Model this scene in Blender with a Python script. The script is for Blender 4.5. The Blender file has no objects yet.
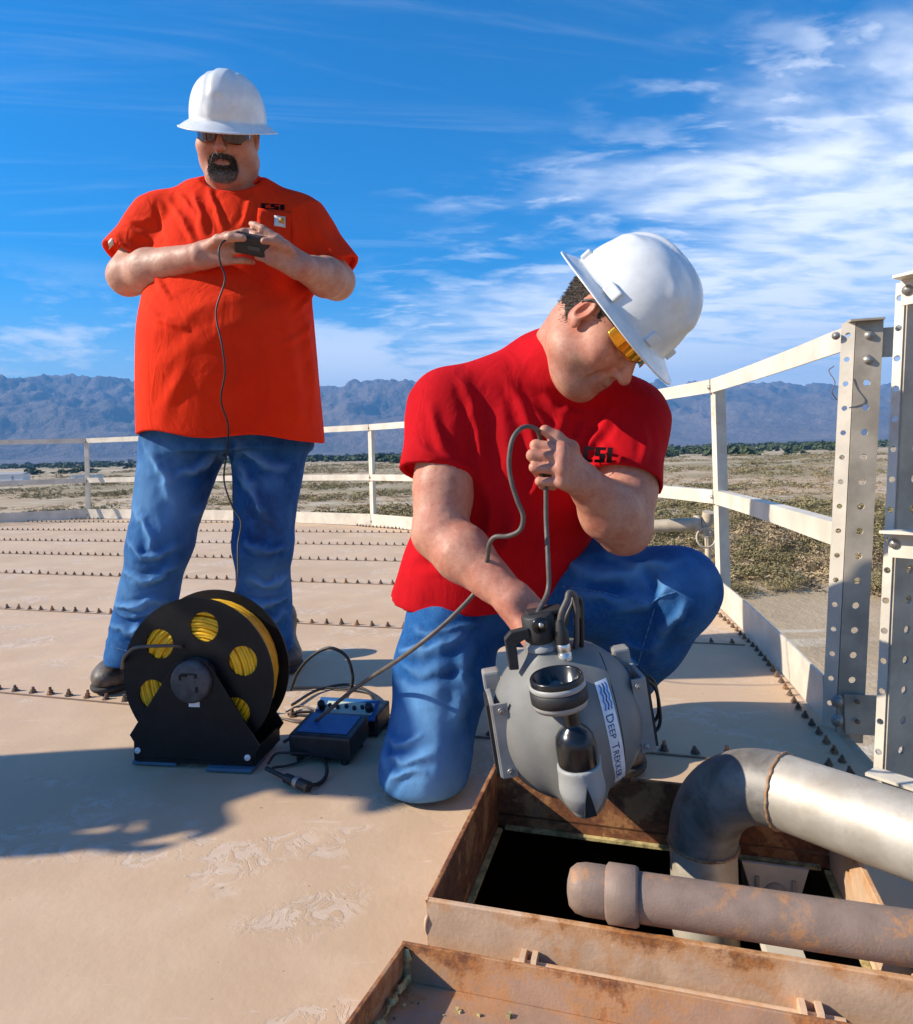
import bpy, bmesh, math, random
import numpy as np
from mathutils import Vector, Matrix

random.seed(7)
RNG = np.random.default_rng(11)
SC = bpy.context.scene
COL = SC.collection
rad = math.radians

# ------------------------------------------------------------------ camera
CAM_H = 0.70
LENS_PX = 682.7                      # focal length in pixels of the 913 x 1024 frame (a 24 mm lens)
ROLL = rad(1.6)
CX, CY = 456.5, 451.0
cam_d = bpy.data.cameras.new('camera')
cam = bpy.data.objects.new('camera', cam_d)
COL.objects.link(cam)
cam_d.sensor_fit = 'VERTICAL'
cam_d.sensor_height = 36.0
cam_d.sensor_width = 36.0
cam_d.lens = LENS_PX / 1024 * 36.0
cam_d.shift_y = (CY - 512.0) / 1024.0
cam_d.clip_start = 0.02
cam_d.clip_end = 60000
cam.location = (0, 0, CAM_H)
cam.rotation_euler = (Matrix.Rotation(ROLL, 3, 'Y') @ Matrix.Rotation(rad(90), 3, 'X')).to_euler()
SC.camera = cam

# ------------------------------------------------------------------ sun, sky, exposure
SUN_EL = rad(32)
SUN_AZ = rad(6)                     # how far the sun stands on the camera's side of due left
sun_vec = Vector((-math.cos(SUN_EL) * math.cos(SUN_AZ), -math.cos(SUN_EL) * math.sin(SUN_AZ), math.sin(SUN_EL)))
sun_d = bpy.data.lights.new('sun', 'SUN')
sun_d.energy = 5.0
sun_d.angle = rad(0.53)
sun_d.color = (1.0, 0.92, 0.78)
sun = bpy.data.objects.new('sun', sun_d)
COL.objects.link(sun)
sun.rotation_euler = sun_vec.to_track_quat('Z', 'Y').to_euler()

SC.view_settings.view_transform = 'Standard'
SC.view_settings.look = 'None'
SC.view_settings.gamma = 1.0
SC.view_settings.exposure = 0.72
SC.view_settings.use_curve_mapping = False
SC.cycles.use_denoising = True
SC.cycles.max_bounces = 8
SC.cycles.volume_bounces = 0


class NT:
    """small wrapper that wires shader nodes"""
    def __init__(self, tree):
        self.t = tree
        tree.nodes.clear()

    def n(self, typ, ins=None, **props):
        nd = self.t.nodes.new(typ)
        for k, v in props.items():
            setattr(nd, k, v)
        if ins:
            for k, v in ins.items():
                self.set(nd.inputs[k], v)
        return nd

    def set(self, sock, v):
        if isinstance(v, bpy.types.NodeSocket):
            self.t.links.new(v, sock)
        elif isinstance(v, bpy.types.Node):
            self.t.links.new(v.outputs[0], sock)
        else:
            if sock.type == 'RGBA' and len(v) == 3:
                v = (*v, 1)
            sock.default_value = v

    def m(self, op, a, b=0.5, c=0.5, clamp=False):
        nd = self.t.nodes.new('ShaderNodeMath')
        nd.operation = op
        nd.use_clamp = clamp
        for i, v in enumerate((a, b, c)):
            self.set(nd.inputs[i], v)
        return nd.outputs[0]

    def ramp(self, v, lo, hi, a=0.0, b=1.0, smooth=True):
        nd = self.t.nodes.new('ShaderNodeMapRange')
        nd.interpolation_type = 'SMOOTHSTEP' if smooth else 'LINEAR'
        for i, x in enumerate((v, lo, hi, a, b)):
            self.set(nd.inputs[i], x)
        return nd.outputs[0]

    def noise(self, vec, scale, detail=4, rough=0.55, dist=0.0, col=False):
        nd = self.n('ShaderNodeTexNoise', {'Scale': scale, 'Detail': detail, 'Roughness': rough, 'Distortion': dist})
        if vec is not None:
            self.set(nd.inputs['Vector'], vec)
        return nd.outputs[1 if col else 0]

    def mix(self, f, a, b, mode='MIX'):
        nd = self.t.nodes.new('ShaderNodeMix')
        nd.data_type = 'RGBA'
        nd.blend_type = mode
        self.set(nd.inputs[0], f)
        self.set(nd.inputs[6], a)
        self.set(nd.inputs[7], b)
        return nd.outputs[2]

    def scale(self, vec, s):
        nd = self.n('ShaderNodeMapping')
        self.set(nd.inputs['Vector'], vec)
        nd.inputs['Scale'].default_value = s
        return nd.outputs[0]


world = bpy.data.worlds.new('World')
SC.world = world
world.use_nodes = True
w = NT(world.node_tree)
sky = w.n('ShaderNodeTexSky', sky_type='NISHITA')
sky.sun_disc = False
sky.sun_elevation = SUN_EL
sky.sun_rotation = math.atan2(sun_vec.x, sun_vec.y)
sky.altitude = 300
sky.air_density = 1.0
sky.dust_density = 0.5
sky.ozone_density = 2.5
hsv = w.n('ShaderNodeHueSaturation', {'Saturation': 1.85, 'Value': 1.16, 'Hue': 0.503, 'Color': sky})
gen = w.n('ShaderNodeTexCoord').outputs['Generated']
sep = w.n('ShaderNodeSeparateXYZ', {0: gen})
dx, dy, dz = sep.outputs
# a cirrus bank that fills the lower right half of this sky, broken into ripples, thinning out to the upper left
side = w.m('SUBTRACT', w.m('ADD', w.m('MULTIPLY', dy, 0.225), w.m('MULTIPLY', dx, 0.60)), dz)
hgt = w.m('ADD', w.m('MAXIMUM', dz, 0.0), 0.16)
flat = w.n('ShaderNodeCombineXYZ', {0: w.m('DIVIDE', dx, hgt), 1: w.m('DIVIDE', dy, hgt), 2: 0.0}).outputs[0]
rot = w.n('ShaderNodeMapping', {'Vector': flat})
rot.inputs['Rotation'].default_value = (0, 0, rad(-24))
rot.inputs['Scale'].default_value = (0.8, 1.7, 1)
n_big = w.noise(rot.outputs[0], 1.15, 5, 0.6, 0.4)
n_rip = w.noise(rot.outputs[0], 5.5, 5, 0.58, 0.3)
n_wisp = w.noise(w.scale(rot.outputs[0], (0.45, 2.2, 1)), 1.6, 6, 0.65, 1.2)
cov = w.m('ADD', w.m('MULTIPLY', side, 2.6), w.m('MULTIPLY', w.m('SUBTRACT', n_big, 0.48), 1.5))
bank = w.ramp(cov, -0.08, 0.42)
edge = w.ramp(cov, -0.30, 0.28)
rip = w.m('MULTIPLY', edge, w.ramp(n_rip, 0.44, 0.66))
wisp = w.m('MULTIPLY', w.ramp(n_wisp, 0.50, 0.9), 0.16)
low = w.ramp(dz, 0.26, 0.02)
puff = w.m('MULTIPLY', w.ramp(w.m('ADD', w.noise(w.scale(gen, (3.2, 3.2, 11)), 1.7, 6, 0.6), w.m('MULTIPLY', low, 0.25)), 0.46, 0.68), w.ramp(dz, 0.27, 0.13))
cl = w.m('MAXIMUM', w.m('MULTIPLY', bank, w.ramp(n_rip, 0.30, 0.62, 0.46, 0.94)), w.m('MULTIPLY', rip, 0.75))
cl = w.m('MAXIMUM', cl, w.m('MULTIPLY', puff, 0.9))
cl = w.m('MAXIMUM', cl, wisp)
cl = w.m('MAXIMUM', cl, w.m('MULTIPLY', low, 0.32))
cl = w.m('MULTIPLY', cl, w.ramp(dz, -0.02, 0.0))
skyc = w.mix(cl, hsv, (7.9, 8.1, 8.5))
bg = w.n('ShaderNodeBackground', {'Color': skyc, 'Strength': 0.105})
w.n('ShaderNodeOutputWorld', {'Surface': bg})

# ------------------------------------------------------------------ projection helpers (pixel of the frame <-> place)
_c, _s = math.cos(ROLL), math.sin(ROLL)


def P(px, py, Y):
    u, v = (px - CX) / LENS_PX, -(py - CY) / LENS_PX
    return np.array([(_c * u + _s * v) * Y, Y, CAM_H + (-_s * u + _c * v) * Y])


def G(px, py, z=0.0):
    d = P(px, py, 1.0) - [0, 0, CAM_H]
    return np.array([0, 0, CAM_H]) + d * ((z - CAM_H) / d[2])


# ------------------------------------------------------------------ object helpers
ORG = {}


def arr(*a):
    return np.array(a, dtype=float)


def unit(v):
    v = np.asarray(v, float)
    return v / np.linalg.norm(v)


def frame(zaxis, hint=(0, 0, 1)):
    z = unit(zaxis)
    h = np.asarray(hint, float)
    if abs(np.dot(z, unit(h))) > 0.98:
        h = arr(1, 0, 0)
    x = unit(np.cross(h, z))
    y = np.cross(z, x)
    return np.array([x, y, z]).T          # columns


def rotz(a):
    c, s = math.cos(a), math.sin(a)
    return np.array([[c, -s, 0], [s, c, 0], [0, 0, 1.0]])


def tag(o, label=None, cat=None, group=None, kind=None):
    if label:
        o['label'] = label
    if cat:
        o['category'] = cat
    if group:
        o['group'] = group
    if kind:
        o['kind'] = kind
    return o


def thing(name, label, cat, loc=(0, 0, 0), group=None):
    o = bpy.data.objects.new(name, None)
    o.empty_display_size = 0.1
    COL.objects.link(o)
    o.location = loc
    ORG[o.name] = np.asarray(loc, float)
    return tag(o, label, cat, group)


def link(name, me, mat, parent=None, org=None):
    o = bpy.data.objects.new(name, me)
    COL.objects.link(o)
    if mat is not None and not me.materials:
        me.materials.append(mat)
    if parent is not None:
        o.parent = parent
        ORG[o.name] = ORG[parent.name]
    else:
        ORG[o.name] = np.zeros(3) if org is None else np.asarray(org, float)
        o.location = ORG[o.name]
    return o


def mesh_np(name, V, F, mat, parent=None, smooth=True, org=None, col=None):
    """V world coords (n,3); F (m,k) int array or list of lists"""
    V = np.asarray(V, float)
    o_org = ORG[parent.name] if parent is not None else (np.zeros(3) if org is None else np.asarray(org, float))
    me = bpy.data.meshes.new(name)
    L = V - o_org
    if isinstance(F, np.ndarray):
        m, k = F.shape
        me.vertices.add(len(L))
        me.vertices.foreach_set('co', L.astype(np.float32).ravel())
        me.loops.add(m * k)
        me.loops.foreach_set('vertex_index', F.astype(np.int32).ravel())
        me.polygons.add(m)
        me.polygons.foreach_set('loop_start', np.arange(0, m * k, k, dtype=np.int32))
        me.polygons.foreach_set('loop_total', np.full(m, k, dtype=np.int32))
        me.update(calc_edges=True)
    else:
        me.from_pydata([tuple(v) for v in L], [], [tuple(f) for f in F])
        me.update()
    me.validate()
    if smooth:
        me.polygons.foreach_set('use_smooth', np.ones(len(me.polygons), dtype=bool))
    if col is not None:
        at = me.color_attributes.new('tint', 'FLOAT_COLOR', 'POINT')
        c4 = np.ones((len(L), 4), np.float32)
        c4[:, :3] = col
        at.data.foreach_set('color', c4.ravel())
    return link(name, me, mat, parent, org)


class MB:
    """collects simple shapes in world space and links them as one mesh"""
    def __init__(self):
        self.v, self.f, self.sm = [], [], []

    def add(self, V, F, smooth=False):
        b = len(self.v)
        self.v += [tuple(map(float, p)) for p in V]
        for f in F:
            self.f.append(tuple(b + i for i in f))
            self.sm.append(smooth)
        return self

    def box(self, c, s, R=None, bev=0.0):
        c, s = np.asarray(c, float), np.asarray(s, float) / 2
        R = np.eye(3) if R is None else R
        if bev <= 0:
            pts = [(x, y, z) for x in (-1, 1) for y in (-1, 1) for z in (-1, 1)]
            V = [c + R @ (np.array(p) * s) for p in pts]
            self.add(V, [(0, 1, 3, 2), (4, 6, 7, 5), (0, 4, 5, 1), (2, 3, 7, 6), (0, 2, 6, 4), (1, 5, 7, 3)])
        else:
            bm = bmesh.new()
            bmesh.ops.create_cube(bm, size=1)
            for v in bm.verts:
                v.co = Vector((v.co.x * 2 * s[0], v.co.y * 2 * s[1], v.co.z * 2 * s[2]))
            bmesh.ops.bevel(bm, geom=bm.edges[:], offset=bev, segments=2, profile=0.6, affect='EDGES')
            bm.verts.index_update()
            V = [c + R @ np.array(v.co) for v in bm.verts]
            F = [[v.index for v in f.verts] for f in bm.faces]
            bm.free()
            self.add(V, F)
        return self

    def tube(self, pts, r, n=10, caps=True, closed=False):
        pts = np.asarray(pts, float)
        m = len(pts)
        r = np.full(m, r) if np.isscalar(r) else np.asarray(r, float)
        T = np.gradient(pts, axis=0)
        if closed:
            T = np.roll(pts, -1, 0) - np.roll(pts, 1, 0)
        T /= np.linalg.norm(T, axis=1)[:, None] + 1e-12
        ref = arr(0, 0, 1) if abs(T[0][2]) < 0.9 else arr(1, 0, 0)
        x = unit(np.cross(ref, T[0]))
        V = []
        a = np.arange(n) * 2 * math.pi / n
        for i in range(m):
            x = x - T[i] * np.dot(x, T[i])
            x = unit(x)
            y = np.cross(T[i], x)
            V += list(pts[i] + r[i] * (np.cos(a)[:, None] * x + np.sin(a)[:, None] * y))
        F = []
        for i in range(m if closed else m - 1):
            j = (i + 1) % m
            for k in range(n):
                F.append((i * n + k, i * n + (k + 1) % n, j * n + (k + 1) % n, j * n + k))
        self.add(V, F, True)
        if caps and not closed:
            self.add(V[:n], [tuple(range(n))[::-1]])
            self.add(V[-n:], [tuple(range(n))])
        return self

    def lathe(self, prof, c, axis=(0, 0, 1), n=24, hint=(0, 0, 1), smooth=True, close=False):
        """prof list of (r, h) about axis through c"""
        R = frame(axis, hint)
        c = np.asarray(c, float)
        a = np.arange(n) * 2 * math.pi / n
        V = []
        for (r, h) in prof:
            V += [c + R @ np.array([r * math.cos(t), r * math.sin(t), h]) for t in a]
        F = []
        for i in range(len(prof) - 1):
            for k in range(n):
                F.append((i * n + k, i * n + (k + 1) % n, (i + 1) * n + (k + 1) % n, (i + 1) * n + k))
        self.add(V, F, smooth)
        if close:
            self.add(V[:n], [tuple(range(n))[::-1]])
            self.add(V[-n:], [tuple(range(n))])
        return self

    def cyl(self, a, b, r, r2=None, n=16, smooth=True):
        a, b = np.asarray(a, float), np.asarray(b, float)
        L = np.linalg.norm(b - a)
        return self.lathe([(r, 0), (r if r2 is None else r2, L)], a, b - a, n, smooth=smooth, close=True)

    def prism(self, poly, c, R, th):
        """2D polygon in the local xy plane of R at c, thickened along local z by th"""
        n = len(poly)
        c = np.asarray(c, float)
        V = [c + R @ np.array([p[0], p[1], 0]) for p in poly] + [c + R @ np.array([p[0], p[1], th]) for p in poly]
        F = [tuple(range(n))[::-1], tuple(range(n, 2 * n))]
        F += [(i, (i + 1) % n, n + (i + 1) % n, n + i) for i in range(n)]
        return self.add(V, F)

    def build(self, name, mat, parent=None, org=None, bevel=0.0):
        V = np.array(self.v)
        o = mesh_np(name, V, self.f, mat, parent, smooth=False, org=org)
        if len(o.data.polygons) == len(self.sm):
            o.data.polygons.foreach_set('use_smooth', np.array(self.sm, dtype=bool))
        if bevel > 0:
            md = o.modifiers.new('bevel', 'BEVEL')
            md.width = bevel
            md.segments = 2
            md.limit_method = 'ANGLE'
            md.angle_limit = rad(40)
        return o


def spline(pts, n=12):
    """Catmull-Rom through pts"""
    p = np.asarray(pts, float)
    p = np.vstack([2 * p[0] - p[1], p, 2 * p[-1] - p[-2]])
    out = []
    for i in range(1, len(p) - 2):
        for t in np.linspace(0, 1, n, endpoint=False):
            a, b, c, d = p[i - 1], p[i], p[i + 1], p[i + 2]
            out.append(0.5 * (2 * b + (c - a) * t + (2 * a - 5 * b + 4 * c - d) * t * t + (3 * b - a - 3 * c + d) * t ** 3))
    out.append(p[-2])
    return np.array(out)


# ------------------------------------------------------------------ materials
def material(name):
    m = bpy.data.materials.new(name)
    m.use_nodes = True
    return m, NT(m.node_tree)


def finish(t, col, rough=0.5, metal=0.0, bump=None, bstr=0.3, bdist=0.01, **kw):
    b = t.n('ShaderNodeBsdfPrincipled')
    t.set(b.inputs['Base Color'], col)
    t.set(b.inputs['Roughness'], rough)
    t.set(b.inputs['Metallic'], metal)
    for k, v in kw.items():
        t.set(b.inputs[k.replace('_', ' ')], v)
    if bump is not None:
        bn = t.n('ShaderNodeBump', {'Strength': bstr, 'Distance': bdist, 'Height': bump})
        t.set(b.inputs['Normal'], bn)
    t.n('ShaderNodeOutputMaterial', {'Surface': b})
    return b


def tc(t):
    return t.n('ShaderNodeTexCoord').outputs['Object']


def geo(t):
    return t.n('ShaderNodeNewGeometry').outputs['Position']


def plain(name, col, rough=0.5, metal=0.0, var=0.12, vscale=30, bstr=0.08, **kw):
    """paint or plastic with a little uneven tone and fine relief"""
    m, t = material(name)
    p = tc(t)
    nz = t.noise(p, vscale, 5, 0.6)
    c = t.mix(t.ramp(nz, 0.3, 0.7), [x * (1 - var) for x in col], [min(1, x * (1 + var)) for x in col])
    r = t.m('ADD', t.m('MULTIPLY', t.m('SUBTRACT', t.noise(p, vscale * 2.3, 3), 0.5), 0.25), rough, clamp=True)
    finish(t, c, r, metal, t.noise(p, vscale * 6, 3), bstr, 0.002, **kw)
    return m


def rust_mat(name, paint, cov, rust=((0.16, 0.05, 0.018), (0.36, 0.13, 0.035)), scale=7.0, rough=0.72, edge_z=None):
    """painted steel with rust breaking through; cov 0..1 how much rust"""
    m, t = material(name)
    p = geo(t)
    n1 = t.noise(p, scale, 6, 0.66, 0.3)
    n2 = t.noise(p, scale * 6, 5, 0.7)
    n3 = t.noise(p, scale * 22, 3, 0.6)
    f = t.m('ADD', n1, t.m('MULTIPLY', t.m('SUBTRACT', n2, 0.5), 0.35))
    if edge_z:                                   # the upper edge rusts first
        zz = t.n('ShaderNodeSeparateXYZ', {0: p}).outputs[2]
        f = t.m('ADD', f, t.m('MULTIPLY', t.ramp(zz, edge_z - 0.030, edge_z), 0.14))
    mask = t.ramp(f, 0.72 - 0.45 * cov, 0.84 - 0.45 * cov)
    edge = t.ramp(f, 0.60 - 0.45 * cov, 0.74 - 0.45 * cov)
    rc = t.mix(t.ramp(n2, 0.35, 0.65), rust[0], rust[1])
    rc = t.mix(t.m('MULTIPLY', t.ramp(n3, 0.45, 0.7), 0.5), rc, (0.09, 0.045, 0.03))
    pc = t.mix(t.ramp(t.noise(p, scale * 2.2, 4), 0.3, 0.7), [x * 0.85 for x in paint], [x * 1.1 for x in paint])
    pc = t.mix(t.m('MULTIPLY', edge, 0.55), pc, (0.55, 0.24, 0.07))
    c = t.mix(mask, pc, rc)
    h = t.m('ADD', t.m('MULTIPLY', mask, -0.6), t.m('MULTIPLY', n3, 0.8))
    finish(t, c, t.m('ADD', t.m('MULTIPLY', mask, 0.18), rough - 0.1), 0.0, h, 0.30, 0.002)
    return m

# ================================================================== SETTING
GROUND = -7.6
SLOPE = -0.29                                   # the roof sheets run slightly askew to the view
SD = unit([1, SLOPE, 0])                        # along a seam
SN = arr(-SD[1], SD[0], 0)                      # across the seams, away from the camera
ANG = math.atan(SLOPE)
RIM_C = arr(-4.39, 2.81, 0)


def rim(theta, dr=0.0):
    """tank edge; the angle is counted about the tank centre"""
    th = np.degrees(theta)
    r = np.interp(th, [-180, -40, -20, -11, 1.5, 20, 46.5, 91, 180], [5.5, 5.5, 5.44, 5.41, 5.5, 5.44, 5.16, 5.5, 5.5])
    return arr(RIM_C[0] + (r + dr) * math.cos(theta), RIM_C[1] + (r + dr) * math.sin(theta), 0)


RIM_TH = np.radians(np.arange(-180, 180, 2.0))
RIM_POLY = np.array([rim(t) for t in RIM_TH])

# ---- materials of the tank
M = {}


def roof_material():
    m, t = material('tan_roof_paint')
    p = geo(t)
    big = t.noise(p, 1.1, 4, 0.55)
    mid = t.noise(p, 6.0, 5, 0.6)
    fin = t.noise(p, 60.0, 4, 0.6)
    c = t.mix(t.ramp(big, 0.3, 0.7), (0.54, 0.368, 0.226), (0.615, 0.432, 0.28))
    c = t.mix(t.m('MULTIPLY', t.ramp(mid, 0.42, 0.7), 0.35), c, (0.68, 0.50, 0.34))
    # scuffs and pale worn patches where people walk
    wp = t.scale(p, (1.0, 1.6, 1.0))
    worn = t.m('MULTIPLY', t.ramp(t.noise(wp, 3.1, 3, 0.5, 0.6), 0.53, 0.62), t.ramp(t.noise(p, 19, 6, 0.72, 1.4), 0.46, 0.56))
    c = t.mix(t.m('MULTIPLY', worn, 0.36), c, (0.72, 0.62, 0.53))
    scr = t.m('MULTIPLY', t.ramp(t.noise(t.scale(p, (2.2, 15, 1)), 4.0, 4, 0.6, 0.5), 0.66, 0.72), 0.28)
    c = t.mix(scr, c, (0.74, 0.64, 0.55))
    dark = t.m('MULTIPLY', t.ramp(t.noise(p, 13, 4, 0.7), 0.68, 0.76), 0.5)
    c = t.mix(dark, c, (0.30, 0.20, 0.13))
    speck = t.ramp(t.noise(p, 48, 2, 0.5), 0.73, 0.78)
    c = t.mix(t.m('MULTIPLY', speck, 0.55), c, (0.16, 0.10, 0.07))
    h = t.m('ADD', t.m('MULTIPLY', fin, 0.25), t.m('ADD', t.m('MULTIPLY', big, 2.0), t.m('MULTIPLY', worn, -0.25)))
    r = t.ramp(mid, 0.3, 0.7, 0.5, 0.72)
    finish(t, c, r, 0.0, h, 0.5, 0.006, Specular_IOR_Level=0.18)
    return m


M['roof'] = roof_material()
M['roof_edge'] = plain('dark_seam', (0.20, 0.13, 0.085), 0.8)
M['bolt'] = rust_mat('weathered_bolt', (0.13, 0.092, 0.066), 0.28, rust=((0.07, 0.035, 0.02), (0.15, 0.07, 0.035)), scale=25)
M['tank_wall'] = plain('tan_tank_wall', (0.50, 0.38, 0.27), 0.6, vscale=3)
M['rail'] = rust_mat('cream_rail_paint', (0.68, 0.60, 0.48), -0.05, rust=((0.25, 0.12, 0.05), (0.4, 0.24, 0.12)), scale=4, rough=0.55)
M['galv'] = plain('dull_zinc_paint', (0.44, 0.37, 0.285), 0.75, 0.0, 0.22, 9, 0.08, Specular_IOR_Level=0.2)  # zinc plates; on the wide gate legs, rail paint darkened to stand for shade
M['galv_bolt'] = plain('galvanised_bolt', (0.36, 0.33, 0.29), 0.45, 0.6, 0.25, 40)

# ---- tank roof: base with the hatch cut, lapped sheets, seams, bolts
CURB = dict(o=arr(-0.05, 0.936, 0), w=0.575, d=0.40, top=0.09)      # hatch opening, front-left corner first


def hat(u, v, z=0.0):
    return CURB['o'] + SD * u + SN * v + arr(0, 0, z)


tank_roof = link('tank_roof', bpy.data.meshes.new('tank_roof'), M['roof'])
tag(tank_roof, kind='structure')
ORG[tank_roof.name] = np.zeros(3)
bm = bmesh.new()
# ring wall of the tank and the rim angle below the sheets
ring = [[bm.verts.new(tuple(rim(t, dr) + arr(0, 0, z))) for t in RIM_TH] for dr, z in ((-0.02, -0.02), (0.035, -0.02), (0.035, -0.05), (0.0, -0.05), (0.0, GROUND - 0.3))]
for a, b in zip(ring[:-1], ring[1:]):
    for i in range(len(RIM_TH)):
        j = (i + 1) % len(RIM_TH)
        bm.faces.new((a[i], a[j], b[j], b[i]))
bm.to_mesh(tank_roof.data)
bm.free()

SEAMS = [-3.3, -2.4, -1.5, -0.62, 1.68, 2.65, 3.52, 4.28, 5.02, 5.81, 6.60, 7.40, 8.2, 9.0]


def clip(poly, n, d, keep_ge=True):
    """clip a 2D polygon by n.p >= d"""
    out = []
    s = 1 if keep_ge else -1
    for i in range(len(poly)):
        a, b = poly[i], poly[(i + 1) % len(poly)]
        da, db = s * (np.dot(n, a) - d), s * (np.dot(n, b) - d)
        if da >= 0:
            out.append(a)
        if da * db < 0:
            out.append(a + (b - a) * (da / (da - db)))
    return out


N2 = SN[:2]
offs = [np.dot(N2, (0, y)) for y in SEAMS]
edges = [-9.0] + offs + [12.0]
for i in range(len(edges) - 1):
    base = clip(clip([p[:2] for p in RIM_POLY], N2, edges[i]), N2, edges[i + 1] + (0.035 if i < len(edges) - 2 else 0), False)
    if len(base) < 3:
        continue
    ho = np.dot(N2, CURB['o'][:2])
    pieces = [base]
    if edges[i] < ho < edges[i + 1]:
        so = np.dot(SD[:2], CURB['o'][:2])
        S2 = SD[:2]
        pieces = [clip(base, S2, so, False), clip(base, S2, so + CURB['w']),
                  clip(clip(clip(base, S2, so), S2, so + CURB['w'], False), N2, ho, False),
                  clip(clip(clip(base, S2, so), S2, so + CURB['w'], False), N2, ho + CURB['d'])]
    mb = MB()
    mid, wd = edges[i], edges[i + 1] - edges[i]
    for pc in pieces:
        n = len(pc)
        # each sheet laps over the next one: its near edge sits 5 mm lower than its far edge
        zt = [-0.005 + 0.005 * min(1, max(0, (np.dot(N2, p) - mid) / wd)) for p in pc]
        V = [(p[0], p[1], z) for p, z in zip(pc, zt)] + [(p[0], p[1], z - 0.004) for p, z in zip(pc, zt)]
        mb.add(V, [tuple(range(n)), tuple(range(2 * n - 1, n - 1, -1))] + [(k, n + k, n + (k + 1) % n, (k + 1) % n) for k in range(n)])
    mb.build('roof_panel', M['roof'], tank_roof)


def rim_hit(y0):
    """x of both rim crossings of the seam through (0, y0)"""
    xs = np.linspace(-12, 3, 1501)
    pts = np.c_[xs, y0 + SLOPE * xs]
    r = np.hypot(pts[:, 0] - RIM_C[0], pts[:, 1] - RIM_C[1])
    th = np.degrees(np.arctan2(pts[:, 1] - RIM_C[1], pts[:, 0] - RIM_C[0]))
    rr = np.interp(th, [-180, -40, -20, -11, 1.5, 20, 46.5, 91, 180], [5.5, 5.5, 5.44, 5.41, 5.5, 5.44, 5.16, 5.5, 5.5])
    ins = np.where(r < rr - 0.06)[0]
    return (xs[ins[0]], xs[ins[-1]]) if len(ins) else None


bolt_src = MB()
bolt_src.lathe([(0.0115, 0), (0.0115, 0.003)], (0, 0, 0), n=8, smooth=False, close=True)
bolt_src.lathe([(0.0078, 0.003), (0.0078, 0.011)], (0, 0, 0), n=6, smooth=False, close=True)
bolt_src.lathe([(0.0045, 0.011), (0.0042, 0.020)], (0, 0, 0), n=6, smooth=False, close=True)
bolt_me = bpy.data.meshes.new('bolt')
bolt_me.from_pydata(bolt_src.v, [], bolt_src.f)
bolt_me.materials.append(M['bolt'])
spots = []
for y0 in SEAMS:
    hit = rim_hit(y0)
    if not hit:
        continue
    seam = MB()
    a, b = arr(hit[0], y0 + SLOPE * hit[0], 0), arr(hit[1], y0 + SLOPE * hit[1], 0)
    mid = (a + b) / 2
    R = np.array([SD, SN, [0, 0, 1]]).T
    seam.box(mid + arr(0, 0, 0.0008) - SN * 0.004, (np.linalg.norm(b - a), 0.007, 0.0035), R)
    seam.build('seam_sealant', M['roof_edge'], tank_roof)
    for x in np.arange(hit[0], hit[1], 0.0655):
        p = arr(x, y0 + SLOPE * x, 0) + SN * 0.020
        if p[1] > 0.3:
            spots.append(p)
for t in np.arange(-50, 140, 0.55):
    p = rim(math.radians(t), -0.045)
    if p[1] > 0.3:
        spots.append(p)
spots = [p for p in spots if abs(p[0] / p[1]) < 0.78]
spots.sort(key=lambda p: p[1])
rest_v, rest_f = [], []
bv = np.array(bolt_src.v)
for i, p in enumerate(spots):
    a = random.uniform(0, 6.28)
    if i < 290:
        o = bpy.data.objects.new('bolt', bolt_me)
        COL.objects.link(o)
        o.parent = tank_roof
        o.location = p + arr(0, 0, random.uniform(-0.0015, 0.001))
        o.rotation_euler = (random.uniform(-0.12, 0.12), random.uniform(-0.12, 0.12), a)
        near_rim = math.hypot(p[0] - RIM_C[0], p[1] - RIM_C[1]) > 5.25 and p[1] < 3.5
        o.scale = (0.8, 0.8, 0.75) if near_rim else (1, 1, random.uniform(0.75, 1.2))
    else:
        b = len(rest_v)
        rest_v += [tuple(q) for q in (bv @ rotz(a).T + p)]
        rest_f += [tuple(b + k for k in f) for f in bolt_src.f]
o = mesh_np('far_bolts', rest_v, rest_f, M['bolt'], tank_roof, smooth=False)
tag(o, kind='stuff')

# ================================================================== GUARD RAIL
H_TOP, H_MID = 0.98, 0.47
rail = thing('guard_railing', 'cream painted steel guard railing with toe board around the tank edge', 'railing', tuple(rim(0)))


def th_of(p):
    return math.atan2(p[1] - RIM_C[1], p[0] - RIM_C[0])


TH = [th_of(G(*q)) for q in ((885, 788), (826, 722), (718, 605), (358, 528), (92, 518))]
TH_POST = [TH[2]] + [TH[2] + (TH[3] - TH[2]) * k / 2 for k in (1, 2)] + [TH[3] + (TH[4] - TH[3]) * k / 1 for k in (1, 2, 3, 4, 5)]
# the second of these stands hidden behind the kneeling man


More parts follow.
